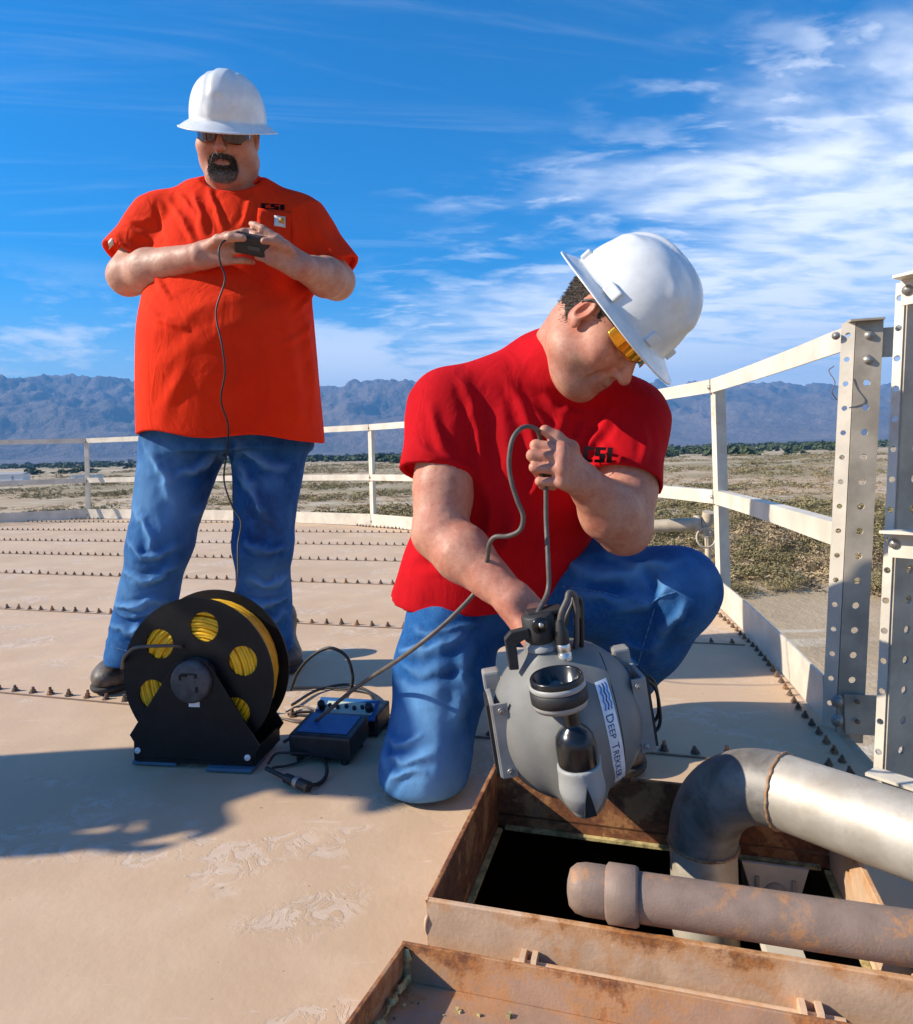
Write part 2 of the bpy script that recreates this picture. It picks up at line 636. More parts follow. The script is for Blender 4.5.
def flat_bar(name, t0, t1, z0, z1, th=0.006, dr=0.0, flange=0.0, n=14, shift0=None):
    """bar rolled to the tank's curve between two angles, with an outward flange on top"""
    mb = MB()
    ts = np.linspace(t0, t1, n)
    V = []
    for t in ts:
        e = arr(math.cos(t), math.sin(t), 0)
        f = (t - t0) / (t1 - t0)
        p = rim(t, dr) * 0.35 + (rim(t0, dr) * (1 - f) + rim(t1, dr) * f) * 0.65
        if shift0 is not None:
            p = p + shift0 * (1 - f)
        V += [p + arr(0, 0, z0), p + arr(0, 0, z1)]
        V += [p + e * flange + arr(0, 0, z1), p + e * flange + arr(0, 0, z1 - th)] if flange else [p + e * th + arr(0, 0, z1), p + e * th + arr(0, 0, z1)]
        V += [p + e * th + arr(0, 0, z1 - th), p + e * th + arr(0, 0, z0)]
    F = []
    for i in range(n - 1):
        for k in range(6):
            F.append((i * 6 + k, i * 6 + (k + 1) % 6, (i + 1) * 6 + (k + 1) % 6, (i + 1) * 6 + k))
    F += [tuple(range(6)), tuple(range((n - 1) * 6, n * 6))[::-1]]
    mb.add(V, F)
    return mb.build(name, M['rail'], rail)


def angle_post(t, h, wdt=0.05, th=0.006):
    mb = MB()
    e = arr(math.cos(t), math.sin(t), 0)
    s = arr(-math.sin(t), math.cos(t), 0)
    p = rim(t, 0.012)
    poly = [(0, 0), (wdt, 0), (wdt, th), (th, th), (th + 0.013, wdt), (0.013, wdt)]
    R = np.array([s, e, [0, 0, 1]]).T
    mb.prism(poly, p + arr(0, 0, -0.05) - s * wdt / 2, R, h + 0.05)
    o = mb.build('post', M['rail'], rail)
    for z in (0.05, H_MID, H_TOP - 0.035):
        b = MB()
        b.lathe([(0.010, -0.002), (0.010, 0.006), (0.006, 0.011), (0.0, 0.012)], p + arr(0, 0, z) - e * 0.012, -e, 8)
        b.build('rail_bolt', M['galv_bolt'], o)
    return o


for t in TH_POST:
    angle_post(t, H_TOP - 0.004)
bar_ends = [TH[1]] + TH_POST
u1b, u1t = P(821, 726, 1.69), P(842, 324, 1.70)
u2b, u2t = P(871, 800, 1.355), P(897, 284, 1.355)
lean1 = (u1t - u1b) * arr(1, 1, 0)
for i, (a, b) in enumerate(zip(bar_ends[:-1], bar_ends[1:])):
    g = 0.0008
    off = (lambda z: (u1b - rim(a)) * arr(1, 1, 0) + lean1 * z / 0.98 + arr(0.002, -0.004, 0)) if i == 0 else (lambda z: None)
    flat_bar('top_rail', a + g, b - g, H_TOP - 0.058, H_TOP, flange=0.045, shift0=off(0.96))
    flat_bar('mid_rail', a + g, b - g, H_MID - 0.030, H_MID + 0.028, flange=0.04, shift0=off(0.47))
    flat_bar('toe_board', a + g, b - g, 0.004, 0.118, shift0=off(0.06))

# --- the two perforated gate uprights: L sections with a row of real holes in each leg


def perforated_strip(c, xdir, zdir, wdt, h, pitch, hr, th, z_first=0.03, hole_x=0.5):
    """flat strip of cells, each with an octagonal hole; returns MB"""
    mb = MB()
    nrm = np.cross(xdir, zdir)
    cells = int(round(h / pitch))
    pitch = h / cells
    k = 8
    for i in range(cells):
        z0 = i * pitch
        zc = z0 + pitch / 2
        hx = wdt * hole_x
        outer = [(wdt, zc), (wdt, z0 + pitch), (hx, z0 + pitch), (0, z0 + pitch), (0, zc), (0, z0), (hx, z0), (wdt, z0)]
        inner = [(hx + hr * math.cos(a), zc + hr * math.sin(a)) for a in np.arange(k) * math.pi / 4]
        for side in (0, th):
            V = [c + xdir * x + zdir * z + nrm * side for x, z in outer + inner]
            mb.add(V, [(j, (j + 1) % k, k + (j + 1) % k, k + j) for j in range(k)])
        V = [c + xdir * x + zdir * z for x, z in inner] + [c + xdir * x + zdir * z + nrm * th for x, z in inner]
        mb.add(V, [(j, (j + 1) % k, k + (j + 1) % k, k + j) for j in range(k)])
    top = cells * pitch
    for x in (0, wdt):
        V = [c + xdir * x, c + xdir * x + nrm * th, c + xdir * x + nrm * th + zdir * top, c + xdir * x + zdir * top]
        mb.add(V, [(0, 1, 2, 3)])
    return mb


def upright(base, top, inw, alng, narrow, wide, pitch=0.0605):
    """L section: narrow leg facing the roof, wide leg facing along the rim; parts of the railing"""
    z = unit(top - base)
    h = np.linalg.norm(top - base)
    a = perforated_strip(base, inw, z, narrow, h, pitch, 0.0065, 0.005)
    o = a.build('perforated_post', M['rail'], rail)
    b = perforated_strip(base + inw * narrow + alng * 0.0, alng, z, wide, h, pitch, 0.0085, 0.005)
    o2 = b.build('perforated_leg', M['galv'], o)  # same section as the narrow leg, its shaded side put into a darker colour
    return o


def bolt_head(c, n, r=0.013, mat=None, parent=None, name='bolt_head'):
    mb = MB()
    mb.lathe([(r * 1.25, 0.0), (r * 1.25, 0.003), (r, 0.003), (r * 0.95, r * 0.55), (r * 0.6, r * 0.95), (0.001, r * 1.1)], c, n, 12)
    return mb.build(name, mat or M['galv_bolt'], parent)


inw1, al1 = unit(arr(0.80, -0.60, 0)), unit(arr(0.97, -0.22, 0))
inw2, al2 = unit(arr(0.62, -0.78, 0)), unit(arr(0.95, 0.32, 0))
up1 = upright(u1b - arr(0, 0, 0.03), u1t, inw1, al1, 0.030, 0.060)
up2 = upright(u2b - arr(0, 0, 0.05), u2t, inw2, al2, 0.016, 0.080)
z1 = unit(u1t - u1b)
for d in (0.035, 0.095):
    bolt_head(u1t - z1 * d + inw1 * 0.030 + al1 * 0.030 - np.cross(z1, al1) * 0.0, -np.cross(z1, al1), 0.012, parent=up1)
bolt_head(u1t - z1 * 0.03 - inw1 * 0.012 + arr(-0.006, -0.012, 0), arr(-0.75, -0.66, 0), 0.008, parent=up1)
# plates that tie the two uprights together above and below
e_y = arr(1, 0, 0)
tp = MB()
d = unit(arr(1, -0.25, 0))
R = np.array([d, np.cross([0, 0, 1], d), [0, 0, 1]]).T
tp.box(u1t - z1 * 0.052 + inw1 * 0.03 + al1 * 0.115 + arr(0, 0.012, 0), (0.17, 0.006, 0.072), R)
tp.build('tie_plate', M['galv'], rail)
tp = MB()
tp.box(u1b + z1 * 0.042 + inw1 * 0.034 + al1 * 0.095 + arr(0, -0.012, 0), (0.17, 0.006, 0.095), R)
lowp = tp.build('tie_plate', M['galv'], rail)
for (x, y) in ((837, 701), (837, 720)):
    bolt_head(P(x, y, 1.648), arr(0.1, -1, 0), 0.0125, parent=lowp)
for (x, y) in ((858, 702), (858, 722)):
    mb = MB()
    mb.lathe([(0.0001, 0.0), (0.0055, 0.001), (0.0055, -0.004)], P(x, y, 1.640), arr(0.1, -1, 0), 10)
    mb.build('plate_hole', M['roof_edge'], lowp)
cap = MB()
cap.box(u1t + inw1 * 0.02 + al1 * 0.03 + arr(0, 0, 0.003), (0.075, 0.05, 0.005), R)
cap.build('post_cap', M['galv'], up1)
# railing continues past the second upright towards the right of the hatch
r2a, r2b = u2t + arr(-0.004, -0.02, -0.02), u2t + arr(0.35, -0.55, 0.0)
for nm, za, hh, dz0 in (('top_rail', 0.0, 0.055, -0.02), ('mid_rail', -0.49, 0.055, 0.0), ('toe_board', -0.985, 0.115, 0.0)):
    mb = MB()
    a, b = r2a + arr(0, 0, za), r2b + arr(0, 0, za)
    lean = (u2b - u2t) * (-za / 1.0)
    a = a + arr(lean[0], lean[1], 0)
    b = b + arr(lean[0], lean[1], 0)
    d2 = unit(b - a)
    R2 = np.array([d2, np.cross([0, 0, 1], d2), [0, 0, 1]]).T
    mb.box((a + b) / 2, (np.linalg.norm(b - a), 0.006, hh), R2)
    mb.box((a + b) / 2 + R2 @ arr(0, -0.02, hh / 2 - 0.003) , (np.linalg.norm(b - a), 0.036, 0.0058), R2)
    pr = mb.build(nm, M['rail'], rail)
    bolt_head(a + d2 * 0.012 + R2 @ arr(0, 0.004, 0), R2 @ arr(0, 1, 0), 0.009, parent=pr)
    bolt_head(a + d2 * 0.012 - R2 @ arr(0, 0.004, 0), R2 @ arr(0, -1, 0), 0.008, parent=pr)
mb = MB()
mb.tube(spline([P(834, 366, 1.67), P(829, 371, 1.665), P(835, 382, 1.66), P(832, 392, 1.667), P(837, 400, 1.675)], 8), 0.0012, 5)
mb.build('tie_wire', M['roof_edge'], up1)

# ================================================================== GROUND, SCRUB, MOUNTAINS


def vnoise(p, seed=0):
    """value noise on (n,3) or (n,2) arrays in about -1..1"""
    p = np.asarray(p, np.float64)
    if p.shape[1] == 2:
        p = np.c_[p, np.full(len(p), seed * 7.31)]
    i = np.floor(p).astype(np.int64)
    f = p - i
    f = f * f * (3 - 2 * f)

    def hsh(a, b, c):
        n = (a * 73856093) ^ (b * 19349663) ^ (c * 83492791) ^ (seed * 2654435)
        n = (n ^ (n >> 13)) * 1274126177
        n = n ^ (n >> 16)
        return (n & 0xFFFF) / 32767.5 - 1

    r = 0
    for dx_ in (0, 1):
        wx = f[:, 0] if dx_ else 1 - f[:, 0]
        for dy_ in (0, 1):
            wy = f[:, 1] if dy_ else 1 - f[:, 1]
            for dz_ in (0, 1):
                wz = f[:, 2] if dz_ else 1 - f[:, 2]
                r = r + wx * wy * wz * hsh(i[:, 0] + dx_, i[:, 1] + dy_, i[:, 2] + dz_)
    return r


def fbm(p, oct=5, seed=0, ridge=False, gain=0.5):
    p = np.asarray(p, float)
    a, s, r = 1.0, 0.0, 0.0
    for k in range(oct):
        n = vnoise(p * (2.03 ** k), seed + k)
        if ridge:
            n = 1 - np.abs(n) * 1.9
        r = r + a * n
        s += a
        a *= gain
    return r / s


def ground_material():
    m, t = material('desert_ground')
    p = geo(t)
    a = t.noise(p, 0.012, 5, 0.6)
    b = t.noise(p, 0.12, 5, 0.65)
    c_ = t.noise(p, 1.6, 5, 0.7)
    strat = t.noise(t.scale(p, (0.0035, 0.03, 0.03)), 1.0, 5, 0.6)
    c = t.mix(t.ramp(b, 0.35, 0.65), (0.40, 0.28, 0.165), (0.53, 0.39, 0.24))
    c = t.mix(t.ramp(c_, 0.35, 0.7), c, (0.46, 0.33, 0.20))
    c = t.mix(t.m('MULTIPLY', t.ramp(strat, 0.52, 0.62), 0.7), c, (0.56, 0.46, 0.33))
    c = t.mix(t.m('MULTIPLY', t.ramp(a, 0.42, 0.56), 0.75), c, (0.235, 0.19, 0.085))
    # pale wheel tracks on the bare ground beside the tank
    tr = t.noise(t.scale(p, (0.05, 0.34, 1)), 1.0, 3, 0.5, 0.4)
    c = t.mix(t.m('MULTIPLY', t.ramp(tr, 0.58, 0.64), 0.6), c, (0.62, 0.53, 0.41))
    finish(t, c, 0.95, 0.0, t.m('ADD', c_, t.m('MULTIPLY', t.noise(p, 9, 4, 0.7), 0.4)), 0.9, 0.12)
    return m


M['ground'] = ground_material()
nth, radii = 320, np.r_[np.linspace(2, 90, 90), np.geomspace(92, 26000, 70)]
th = np.linspace(0, 2 * math.pi, nth, endpoint=False)
RR, TT = np.meshgrid(radii, th, indexing='ij')
gx, gy = RR * np.cos(TT), RR * np.sin(TT)


def ground_z(x, y):
    x, y = np.asarray(x, float).ravel(), np.asarray(y, float).ravel()
    d = np.hypot(x, y)
    q = np.c_[x, y]
    z = GROUND + 0.25 * fbm(q * 0.09, 4, 3) * np.clip((d - 9) / 10, 0, 1)
    bank = np.exp(-((d - 58 - 7 * fbm(q * 0.02, 2, 9)) / 9.0) ** 2) * np.clip((x + 4) / 14, 0, 1) * (y > 0)
    z = z + bank * (2.0 + 1.2 * fbm(q * 0.12, 3, 5))
    z = z + np.clip((d - 100) / 300, 0, 1) * 0.8 * fbm(q * 0.01, 3, 6)
    return z


gv = np.c_[gx.ravel(), gy.ravel(), ground_z(gx, gy)]
ii, jj = np.meshgrid(np.arange(len(radii) - 1), np.arange(nth), indexing='ij')
jn = (jj + 1) % nth
gf = np.c_[(ii * nth + jj).ravel(), ((ii + 1) * nth + jj).ravel(), ((ii + 1) * nth + jn).ravel(), (ii * nth + jn).ravel()]
ctr = len(gv)
ground = mesh_np('ground', gv, gf, M['ground'])
tag(ground, kind='structure')

# mountains: two ranges of eroded ridges


def rock_material():
    m, t = material('desert_mountain_rock')
    p = geo(t)
    a = t.noise(p, 0.0012, 6, 0.65)
    b = t.noise(p, 0.006, 5, 0.7)
    c = t.mix(t.ramp(a, 0.35, 0.65), (0.085, 0.062, 0.050), (0.21, 0.155, 0.12))
    c = t.mix(t.ramp(b, 0.4, 0.7), c, (0.15, 0.11, 0.09))
    finish(t, c, 0.95, 0.0, b, 0.9, 60)
    return m


M['rock'] = rock_material()


def mountain(name, az0, az1, r0, r1, prof, seed, na=420, nr=90):
    az = np.radians(np.linspace(az0, az1, na))
    rr = np.linspace(r0, r1, nr)
    A, Rr = np.meshgrid(az, rr, indexing='ij')
    x, y = Rr * np.sin(A), Rr * np.cos(A)
    crest = np.interp(np.degrees(A), *prof)
    t = (Rr - r0) / (r1 - r0)
    q = np.c_[x.ravel(), y.ravel()] / 900.0
    rg = fbm(q + 3.3 * seed, 6, seed, ridge=True, gain=0.53).reshape(x.shape)
    warp = fbm(q * 0.8, 3, seed + 20).reshape(x.shape)
    env = np.clip((t - 0.22) * 2.1 + 0.08 * warp, 0, 1) ** 0.95
    env = np.where(t > 0.70, env * np.clip((1.0 - t) / 0.30, 0, 1) ** 0.7, env)
    fan = np.clip(t / 0.5, 0, 1) * 0.10
    fine = fbm(q * 3.1 + 1.7, 4, seed + 40, ridge=True, gain=0.55).reshape(x.shape)
    z = GROUND - 6 + crest * (fan + env * (0.86 + 0.12 * rg) + env * (1 - 0.55 * env) * (0.26 * rg + 0.26 * fine - 0.16) + 0.03 * fine * env)
    V = np.c_[x.ravel(), y.ravel(), z.ravel()]
    i, j = np.meshgrid(np.arange(na - 1), np.arange(nr - 1), indexing='ij')
    F = np.c_[(i * nr + j).ravel(), ((i + 1) * nr + j).ravel(), ((i + 1) * nr + j + 1).ravel(), (i * nr + j + 1).ravel()]
    return tag(mesh_np(name, V, F, M['rock']), kind='structure')


mountain('mountain_range', -62, 13, 3900, 10800,
         ([-62, -45, -34, -28, -22, -16, -10, -4, 0, 4, 8, 13], [800, 880, 890, 870, 850, 830, 800, 900, 830, 620, 380, 60]), 2)
mountain('mountain_range', 3, 66, 4200, 12000,
         ([3, 8, 13, 17, 21, 26, 31, 36, 50, 66], [140, 480, 730, 790, 760, 730, 690, 660, 760, 700]), 5)

# scrub: leaf-cluster bushes


def leaf_material(name, c0, c1):
    m, t = material(name)
    inf = t.n('ShaderNodeObjectInfo').outputs['Random']
    p = geo(t)
    c = t.mix(t.ramp(t.noise(p, 2.5, 3), 0.35, 0.65), c0, c1)
    c = t.mix(t.m('MULTIPLY', inf, 0.5), c, [x * 1.35 for x in c1])
    finish(t, c, 0.85)
    return m


M['scrub_olive'] = leaf_material('olive_scrub_leaves', (0.14, 0.115, 0.045), (0.25, 0.195, 0.085))
M['scrub_dry'] = leaf_material('dry_scrub_twigs', (0.24, 0.165, 0.085), (0.40, 0.29, 0.16))
M['tree_green'] = leaf_material('dark_green_foliage', (0.030, 0.048, 0.016), (0.065, 0.085, 0.030))


def bush_geo(n, seed, leaf=0.09, flat=0.75):
    r = np.random.default_rng(seed)
    clumps = r.normal(0, 0.42, (7, 3)) * [1, 1, 0.4] + [0, 0, 0.42]
    V, F = [], []
    for i in range(n):
        c = clumps[r.integers(7)]
        d = unit(r.normal(0, 1, 3))
        p = c + d * (0.14 + 0.25 * r.random()) * [1, 1, flat]
        p[2] = abs(p[2])
        a, b = unit(np.cross(d, r.normal(0, 1, 3))), None
        b = unit(np.cross(d, a) + 0.5 * r.normal(0, 1, 3))
        s = leaf * (0.6 + 0.8 * r.random())
        k = len(V)
        V += [p - a * s * 0.5, p + b * s * 0.9, p + a * s * 0.5, p - b * s * 0.7]
        F.append((k, k + 1, k + 2, k + 3))
    # stems
    for c in clumps:
        k = len(V)
        V += [(c[0] * .1 - .015, c[1] * .1, 0), (c[0] * .1 + .015, c[1] * .1, 0), (c[0], c[1], c[2])]
        F.append((k, k + 1, k + 2, k + 2))
    F = [f if f[2] != f[3] else f[:3] for f in F]
    return np.array(V), F


bush_meshes = []
for k in range(6):
    V, F = bush_geo(900, 40 + k, 0.052)
    me = bpy.data.meshes.new('desert_shrub')
    me.from_pydata([tuple(v) for v in V], [], F)
    me.materials.append(M['scrub_olive'] if k % 3 else M['scrub_dry'])
    bush_meshes.append(me)
rb = np.random.default_rng(5)
cand = []
for _ in range(2600):
    az = math.radians(rb.uniform(-37, 37))
    d = math.sqrt(rb.uniform(37 ** 2, 125 ** 2))
    x, y = d * math.sin(az), d * math.cos(az)
    if vnoise(np.array([[x / 16, y / 11]]), 4)[0] + (0.45 if 46 < d < 72 and x > 2 else 0) < 0.05:
        continue
    if x < 2 and d < 85:
        continue
    cand.append((x, y, d))
cand.sort(key=lambda q: q[2])
for (x, y, d) in cand[:285]:
    k = rb.integers(6)
    o = bpy.data.objects.new('desert_shrub', bush_meshes[k])
    COL.objects.link(o)
    s = rb.uniform(0.9, 2.0)
    o.location = (x, y, float(ground_z(x, y)[0]) - 0.08)
    o.scale = (s * rb.uniform(0.9, 1.3), s * rb.uniform(0.9, 1.3), s * rb.uniform(0.7, 1.05))
    o.rotation_euler = (0, 0, rb.uniform(0, 6.28))
    if k % 3:
        tag(o, 'low olive green desert shrub growing on the sandy plain below the tank', 'shrub', 'olive shrubs on the plain')
    else:
        tag(o, 'low dry brown desert shrub growing on the sandy plain below the tank', 'shrub', 'dry shrubs on the plain')


def clump_field(name, n, dmin, dmax, mat, size, seed, quads, hfac=0.7, leaf=0.5, thr=-0.1, sx=30.0):
    r = np.random.default_rng(seed)
    V, F = [], []
    src, sf = bush_geo(quads, seed, leaf, 0.8)
    k = 0
    az = np.radians(r.uniform(-40, 40, n * 3))
    d = np.exp(r.uniform(math.log(dmin), math.log(dmax), n * 3))
    x, y = d * np.sin(az), d * np.cos(az)
    keep = np.where(vnoise(np.c_[x / sx, y / (sx * 0.6)], seed) > thr)[0][:n]
    zg = ground_z(x, y)
    base = 0
    for i in keep:
        s = size * r.uniform(0.6, 1.5) * (1 + d[i] / dmax)
        q = src @ rotz(r.uniform(0, 6.28)).T * [s * 1.2, s * 1.2, s * hfac * r.uniform(0.7, 1.3)] + [x[i], y[i], zg[i] - 0.1]
        V.append(q)
        F += [tuple(base + a for a in f) for f in sf]
        base += len(q)
    return tag(mesh_np(name, np.vstack(V), F, mat, smooth=False), kind='stuff')


clump_field('distant_scrub', 2600, 70, 520, M['scrub_olive'], 1.15, 21, 120, 0.6, 0.13, 0.0)
clump_field('distant_dry_scrub', 2800, 42, 460, M['scrub_dry'], 0.95, 22, 110, 0.5, 0.12, -0.15)
clump_field('far_tree_belt', 1800, 480, 2600, M['tree_green'], 5.2, 23, 40, 0.9, 0.36, -0.15, 140.0)

# low white sheds and a long white trailer far out on the plain
M['white_wall'] = plain('white_painted_metal', (0.75, 0.74, 0.70), 0.6)
M['grey_roof'] = plain('grey_shed_roof', (0.35, 0.35, 0.36), 0.6)
for (px, py, D, wd, hh, lab) in ((10, 478, 330, 16, 3.4, 'small white shed far out on the plain behind the railing'),
                                 (87, 479, 300, 11, 2.6, 'white box trailer parked far out among the scrub')):
    c = P(px, py, D)
    gz = float(ground_z(c[0], c[1])[0])
    root = thing('shed' if 'shed' in lab else 'trailer', lab, 'shed' if 'shed' in lab else 'trailer', (c[0], c[1], gz))
    MB().box((c[0], c[1], gz + hh / 2), (wd, 6, hh)).build('wall' if 'shed' in lab else 'box_body', M['white_wall'], root)
    rf = MB()
    R = np.eye(3)[:, [1, 2, 0]]
    rf.prism([(-3.4, 0), (3.4, 0), (0, 0.9 if 'shed' in lab else 0.15)], (c[0] - wd / 2 - 0.2, c[1], gz + hh + 0.01), R, wd + 0.4)
    rf.build('roof', M['grey_roof'], root)
    for k in (-0.25, 0.2):
        MB().box((c[0] + wd * k, c[1] - 3.03, gz + hh * 0.45), (1.1, 0.05, hh * 0.6 if 'shed' in lab else 0.6)).build('door' if 'shed' in lab else 'vent_panel', M['grey_roof'], root)

# ---- air: pale even haze in a closed box round everything
hz_m = bpy.data.materials.new('haze_air')
hz_m.use_nodes = True
ht = NT(hz_m.node_tree)
pv = ht.n('ShaderNodeVolumePrincipled', {'Color': (0.16, 0.48, 1.0), 'Density': 0.00010, 'Anisotropy': 0.0})
ht.n('ShaderNodeOutputMaterial', {'Volume': pv})
hz = MB().box((0, 0, (1500 + GROUND - 20) / 2), (29000, 29000, 1500 - GROUND + 20)).build('haze', hz_m)
tag(hz, kind='stuff')

# ================================================================== HATCH, LID, PIPES
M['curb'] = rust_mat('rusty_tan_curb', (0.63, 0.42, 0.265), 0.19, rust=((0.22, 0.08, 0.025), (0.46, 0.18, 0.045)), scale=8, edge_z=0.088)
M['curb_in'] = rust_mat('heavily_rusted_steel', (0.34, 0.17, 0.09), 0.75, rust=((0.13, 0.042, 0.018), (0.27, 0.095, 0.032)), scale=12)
M['lid'] = rust_mat('rusty_brown_lid', (0.42, 0.25, 0.16), 0.36, rust=((0.17, 0.058, 0.024), (0.44, 0.17, 0.05)), scale=11, edge_z=0.056)
M['gasket'] = plain('old_yellow_gasket', (0.42, 0.33, 0.14), 0.8, 0, 0.5, 60, 0.6)
M['pipe_rust'] = rust_mat('rusty_mauve_pipe', (0.25, 0.17, 0.125), 0.20, rust=((0.13, 0.065, 0.04), (0.21, 0.12, 0.075)), scale=16)
HR = np.array([SD, SN, [0, 0, 1]]).T
W_, D_, TOP = CURB['w'], CURB['d'], CURB['top']
T_ = 0.008
curb = thing('hatch_curb', 'rusty tan steel curb framing the open square hatch in the tank roof', 'hatch', tuple(hat(0, 0)))
cz = (TOP - 0.028) / 2
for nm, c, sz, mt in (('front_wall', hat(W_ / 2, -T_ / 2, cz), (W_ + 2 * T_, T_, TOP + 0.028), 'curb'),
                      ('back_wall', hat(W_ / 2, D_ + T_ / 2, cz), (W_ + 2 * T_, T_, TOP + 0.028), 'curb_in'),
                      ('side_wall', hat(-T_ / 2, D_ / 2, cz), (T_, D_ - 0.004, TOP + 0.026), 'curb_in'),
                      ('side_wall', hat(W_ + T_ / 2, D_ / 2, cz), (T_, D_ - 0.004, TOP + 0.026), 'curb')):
    MB().box(c, sz, HR).build(nm, M[mt], curb, bevel=0.0015)
# flange plate folded outward behind, inner ledge with the remains of a gasket
for nm, c, sz, mt in (('gasket_strip', hat(W_ / 2, D_ - 0.006, -0.024), (W_ - 0.03, 0.010, 0.005), 'gasket'),
                      ('gasket_strip', hat(0.006, D_ / 2, -0.024), (0.010, D_ - 0.03, 0.005), 'gasket'),
                      ('gasket_strip', hat(W_ - 0.006, D_ / 2, -0.024), (0.010, D_ - 0.03, 0.005), 'gasket')):
    MB().box(c, sz, HR).build(nm, M[mt], curb)
# weld beads at the corners
for (u, v) in ((-0.006, -0.006), (W_ + 0.006, -0.006)):
    mb = MB()
    pts = [hat(u, v, z) + RNG.normal(0, 0.0012, 3) for z in np.linspace(-0.0, TOP, 14)]
    mb.tube(pts, 0.0024 + 0.001 * RNG.random(14), 7)
    mb.build('weld_bead', M['curb'], curb)
# hinge rod with lugs along the front wall
hz_ = 0.036
hr = MB()
hr.tube([hat(0.115, -0.022, hz_), hat(0.50, -0.022, hz_)], 0.0065, 10)
hr.build('hinge_rod', M['curb'], curb)
for u in (0.125, 0.140, 0.452, 0.470):
    mb = MB()
    mb.prism([(-0.014, -0.03), (0.014, -0.03), (0.014, 0.008), (0.008, 0.014), (-0.008, 0.014), (-0.014, 0.008)], hat(u, -0.020, hz_), np.array([SN, [0, 0, 1], SD]).T, 0.007)
    mb.build('hinge_lug', M['curb'], curb)

# lid: shallow tray lying on its back in front of the hatch, tipped up a little towards its free edge
tilt = rad(11)
LX, LY, LZ = SD, unit(-SN * math.cos(tilt) + arr(0, 0, math.sin(tilt))), None
LZ = unit(np.cross(LX, LY)) * -1
if LZ[2] < 0:
    LZ = -LZ
LR = np.array([LX, LY, LZ]).T
lo_ = hat(-0.030, -0.048, 0.003)
lid = thing('hatch_lid', 'rusty brown hatch lid tray lying open on its back before the hatch', 'hatch lid', tuple(lo_))
lw, ld, lh = W_ + 0.055, 0.46, 0.044
lp = lambda u, v, z: lo_ + LX * u + LY * v + LZ * z
MB().box(lp(lw / 2, ld / 2, 0.003), (lw, ld, 0.006), LR).build('lid_plate', M['lid'], lid)
for nm, c, sz in (('lid_rim', lp(lw / 2, 0.003, 0.006 + lh / 2), (lw, 0.006, lh)), ('lid_rim', lp(lw / 2, ld - 0.003, 0.006 + lh / 2), (lw, 0.006, lh)),
                  ('lid_rim', lp(0.003, ld / 2, 0.006 + lh / 2 - 0.001), (0.006, ld - 0.014, lh - 0.002)), ('lid_rim', lp(lw - 0.003, ld / 2, 0.006 + lh / 2 - 0.001), (0.006, ld - 0.014, lh - 0.002))):
    MB().box(c, sz, LR).build(nm, M['lid'], lid, bevel=0.001)
# crumbling gasket foam in the corner, loose bits on the plate
gk = MB()
pts = [lp(0.012 + 0.004 * RNG.random(), 0.012 + 0.42 * f, 0.012 + 0.006 * RNG.random()) for f in np.linspace(0, 1, 120)]
gk.tube(pts, 0.0015 + 0.006 * RNG.random(120) ** 2, 6)
gk.build('gasket_strip', M['gasket'], lid)
gk = MB()
gk.tube([lp(0.009, 0.009, z) + RNG.normal(0, 0.001, 3) for z in np.linspace(0.006, lh, 10)], 0.004 + 0.003 * RNG.random(10), 6)
gk.build('gasket_strip', M['gasket'], lid)
cr = MB()
for _ in range(70):
    u, v = 0.02 + 0.30 * RNG.random() ** 1.5, 0.015 + 0.40 * RNG.random()
    s = 0.0015 + 0.004 * RNG.random()
    cr.box(lp(u, v, 0.006 + s * 0.4), (s * 1.5, s, s * 0.8), LR @ rotz(6.28 * RNG.random()))
tag(cr.build('rust_flakes', M['gasket'], lid), kind='stuff')

# stainless pipe with an elbow that drops into the hatch


def steel_material():
    m, t = material('brushed_stainless_pipe')
    p = geo(t)
    n = t.noise(p, 14, 4, 0.6)
    f = t.noise(t.scale(p, (1, 1, 1)), 160, 4, 0.65)
    c = t.mix(t.ramp(n, 0.35, 0.65), (0.48, 0.41, 0.32), (0.60, 0.53, 0.43))
    c = t.mix(t.m('MULTIPLY', t.ramp(t.noise(p, 33, 5, 0.7), 0.52, 0.7), 0.5), c, (0.42, 0.33, 0.22))
    finish(t, c, t.ramp(f, 0.3, 0.7, 0.46, 0.6), 0.35, f, 0.08, 0.002)
    return m


def scale_material():
    m, t = material('heat_darkened_elbow')
    p = geo(t)
    n = t.noise(p, 16, 5, 0.65, 0.5)
    c = t.mix(t.ramp(n, 0.35, 0.65), (0.14, 0.125, 0.108), (0.27, 0.24, 0.205))
    c = t.mix(t.m('MULTIPLY', t.ramp(t.noise(p, 42, 4), 0.58, 0.7), 0.45), c, (0.28, 0.22, 0.16))
    finish(t, c, t.ramp(n, 0.3, 0.7, 0.45, 0.6), 0.15, t.noise(p, 130, 3), 0.12, 0.002)
    return m


M['steel'] = steel_material()
M['elbow'] = scale_material()
M['weld'] = rust_mat('heat_tinted_weld', (0.28, 0.20, 0.13), 0.5, rust=((0.14, 0.06, 0.03), (0.38, 0.2, 0.09)), scale=40, rough=0.5)
PR = 0.055
pd = unit(arr(0.66, -0.75, 0))
bz = 0.162
ew = arr(0.487, 1.052, bz)                      # where the straight run is welded on
RB = 0.135
ec = ew - pd * RB                               # axis of the vertical leg
pipe1 = thing('elbow_pipe', 'bare steel pipe whose dark welded elbow drops into the hatch', 'pipe', tuple(arr(ec[0], ec[1], 0)))
arc = [ew - pd * RB + pd * RB * math.sin(a) * 1.0 + arr(0, 0, -RB) + arr(0, 0, RB * math.cos(a)) for a in np.linspace(math.pi / 2, 0, 22)]
arc = [ec + pd * RB * (1 - math.cos(a)) + arr(0, 0, bz * 0 - RB + RB * math.sin(a)) for a in np.linspace(0, math.pi / 2, 22)]
MB().tube(arc, PR * 1.01, 40, caps=False).build('elbow', M['elbow'], pipe1)
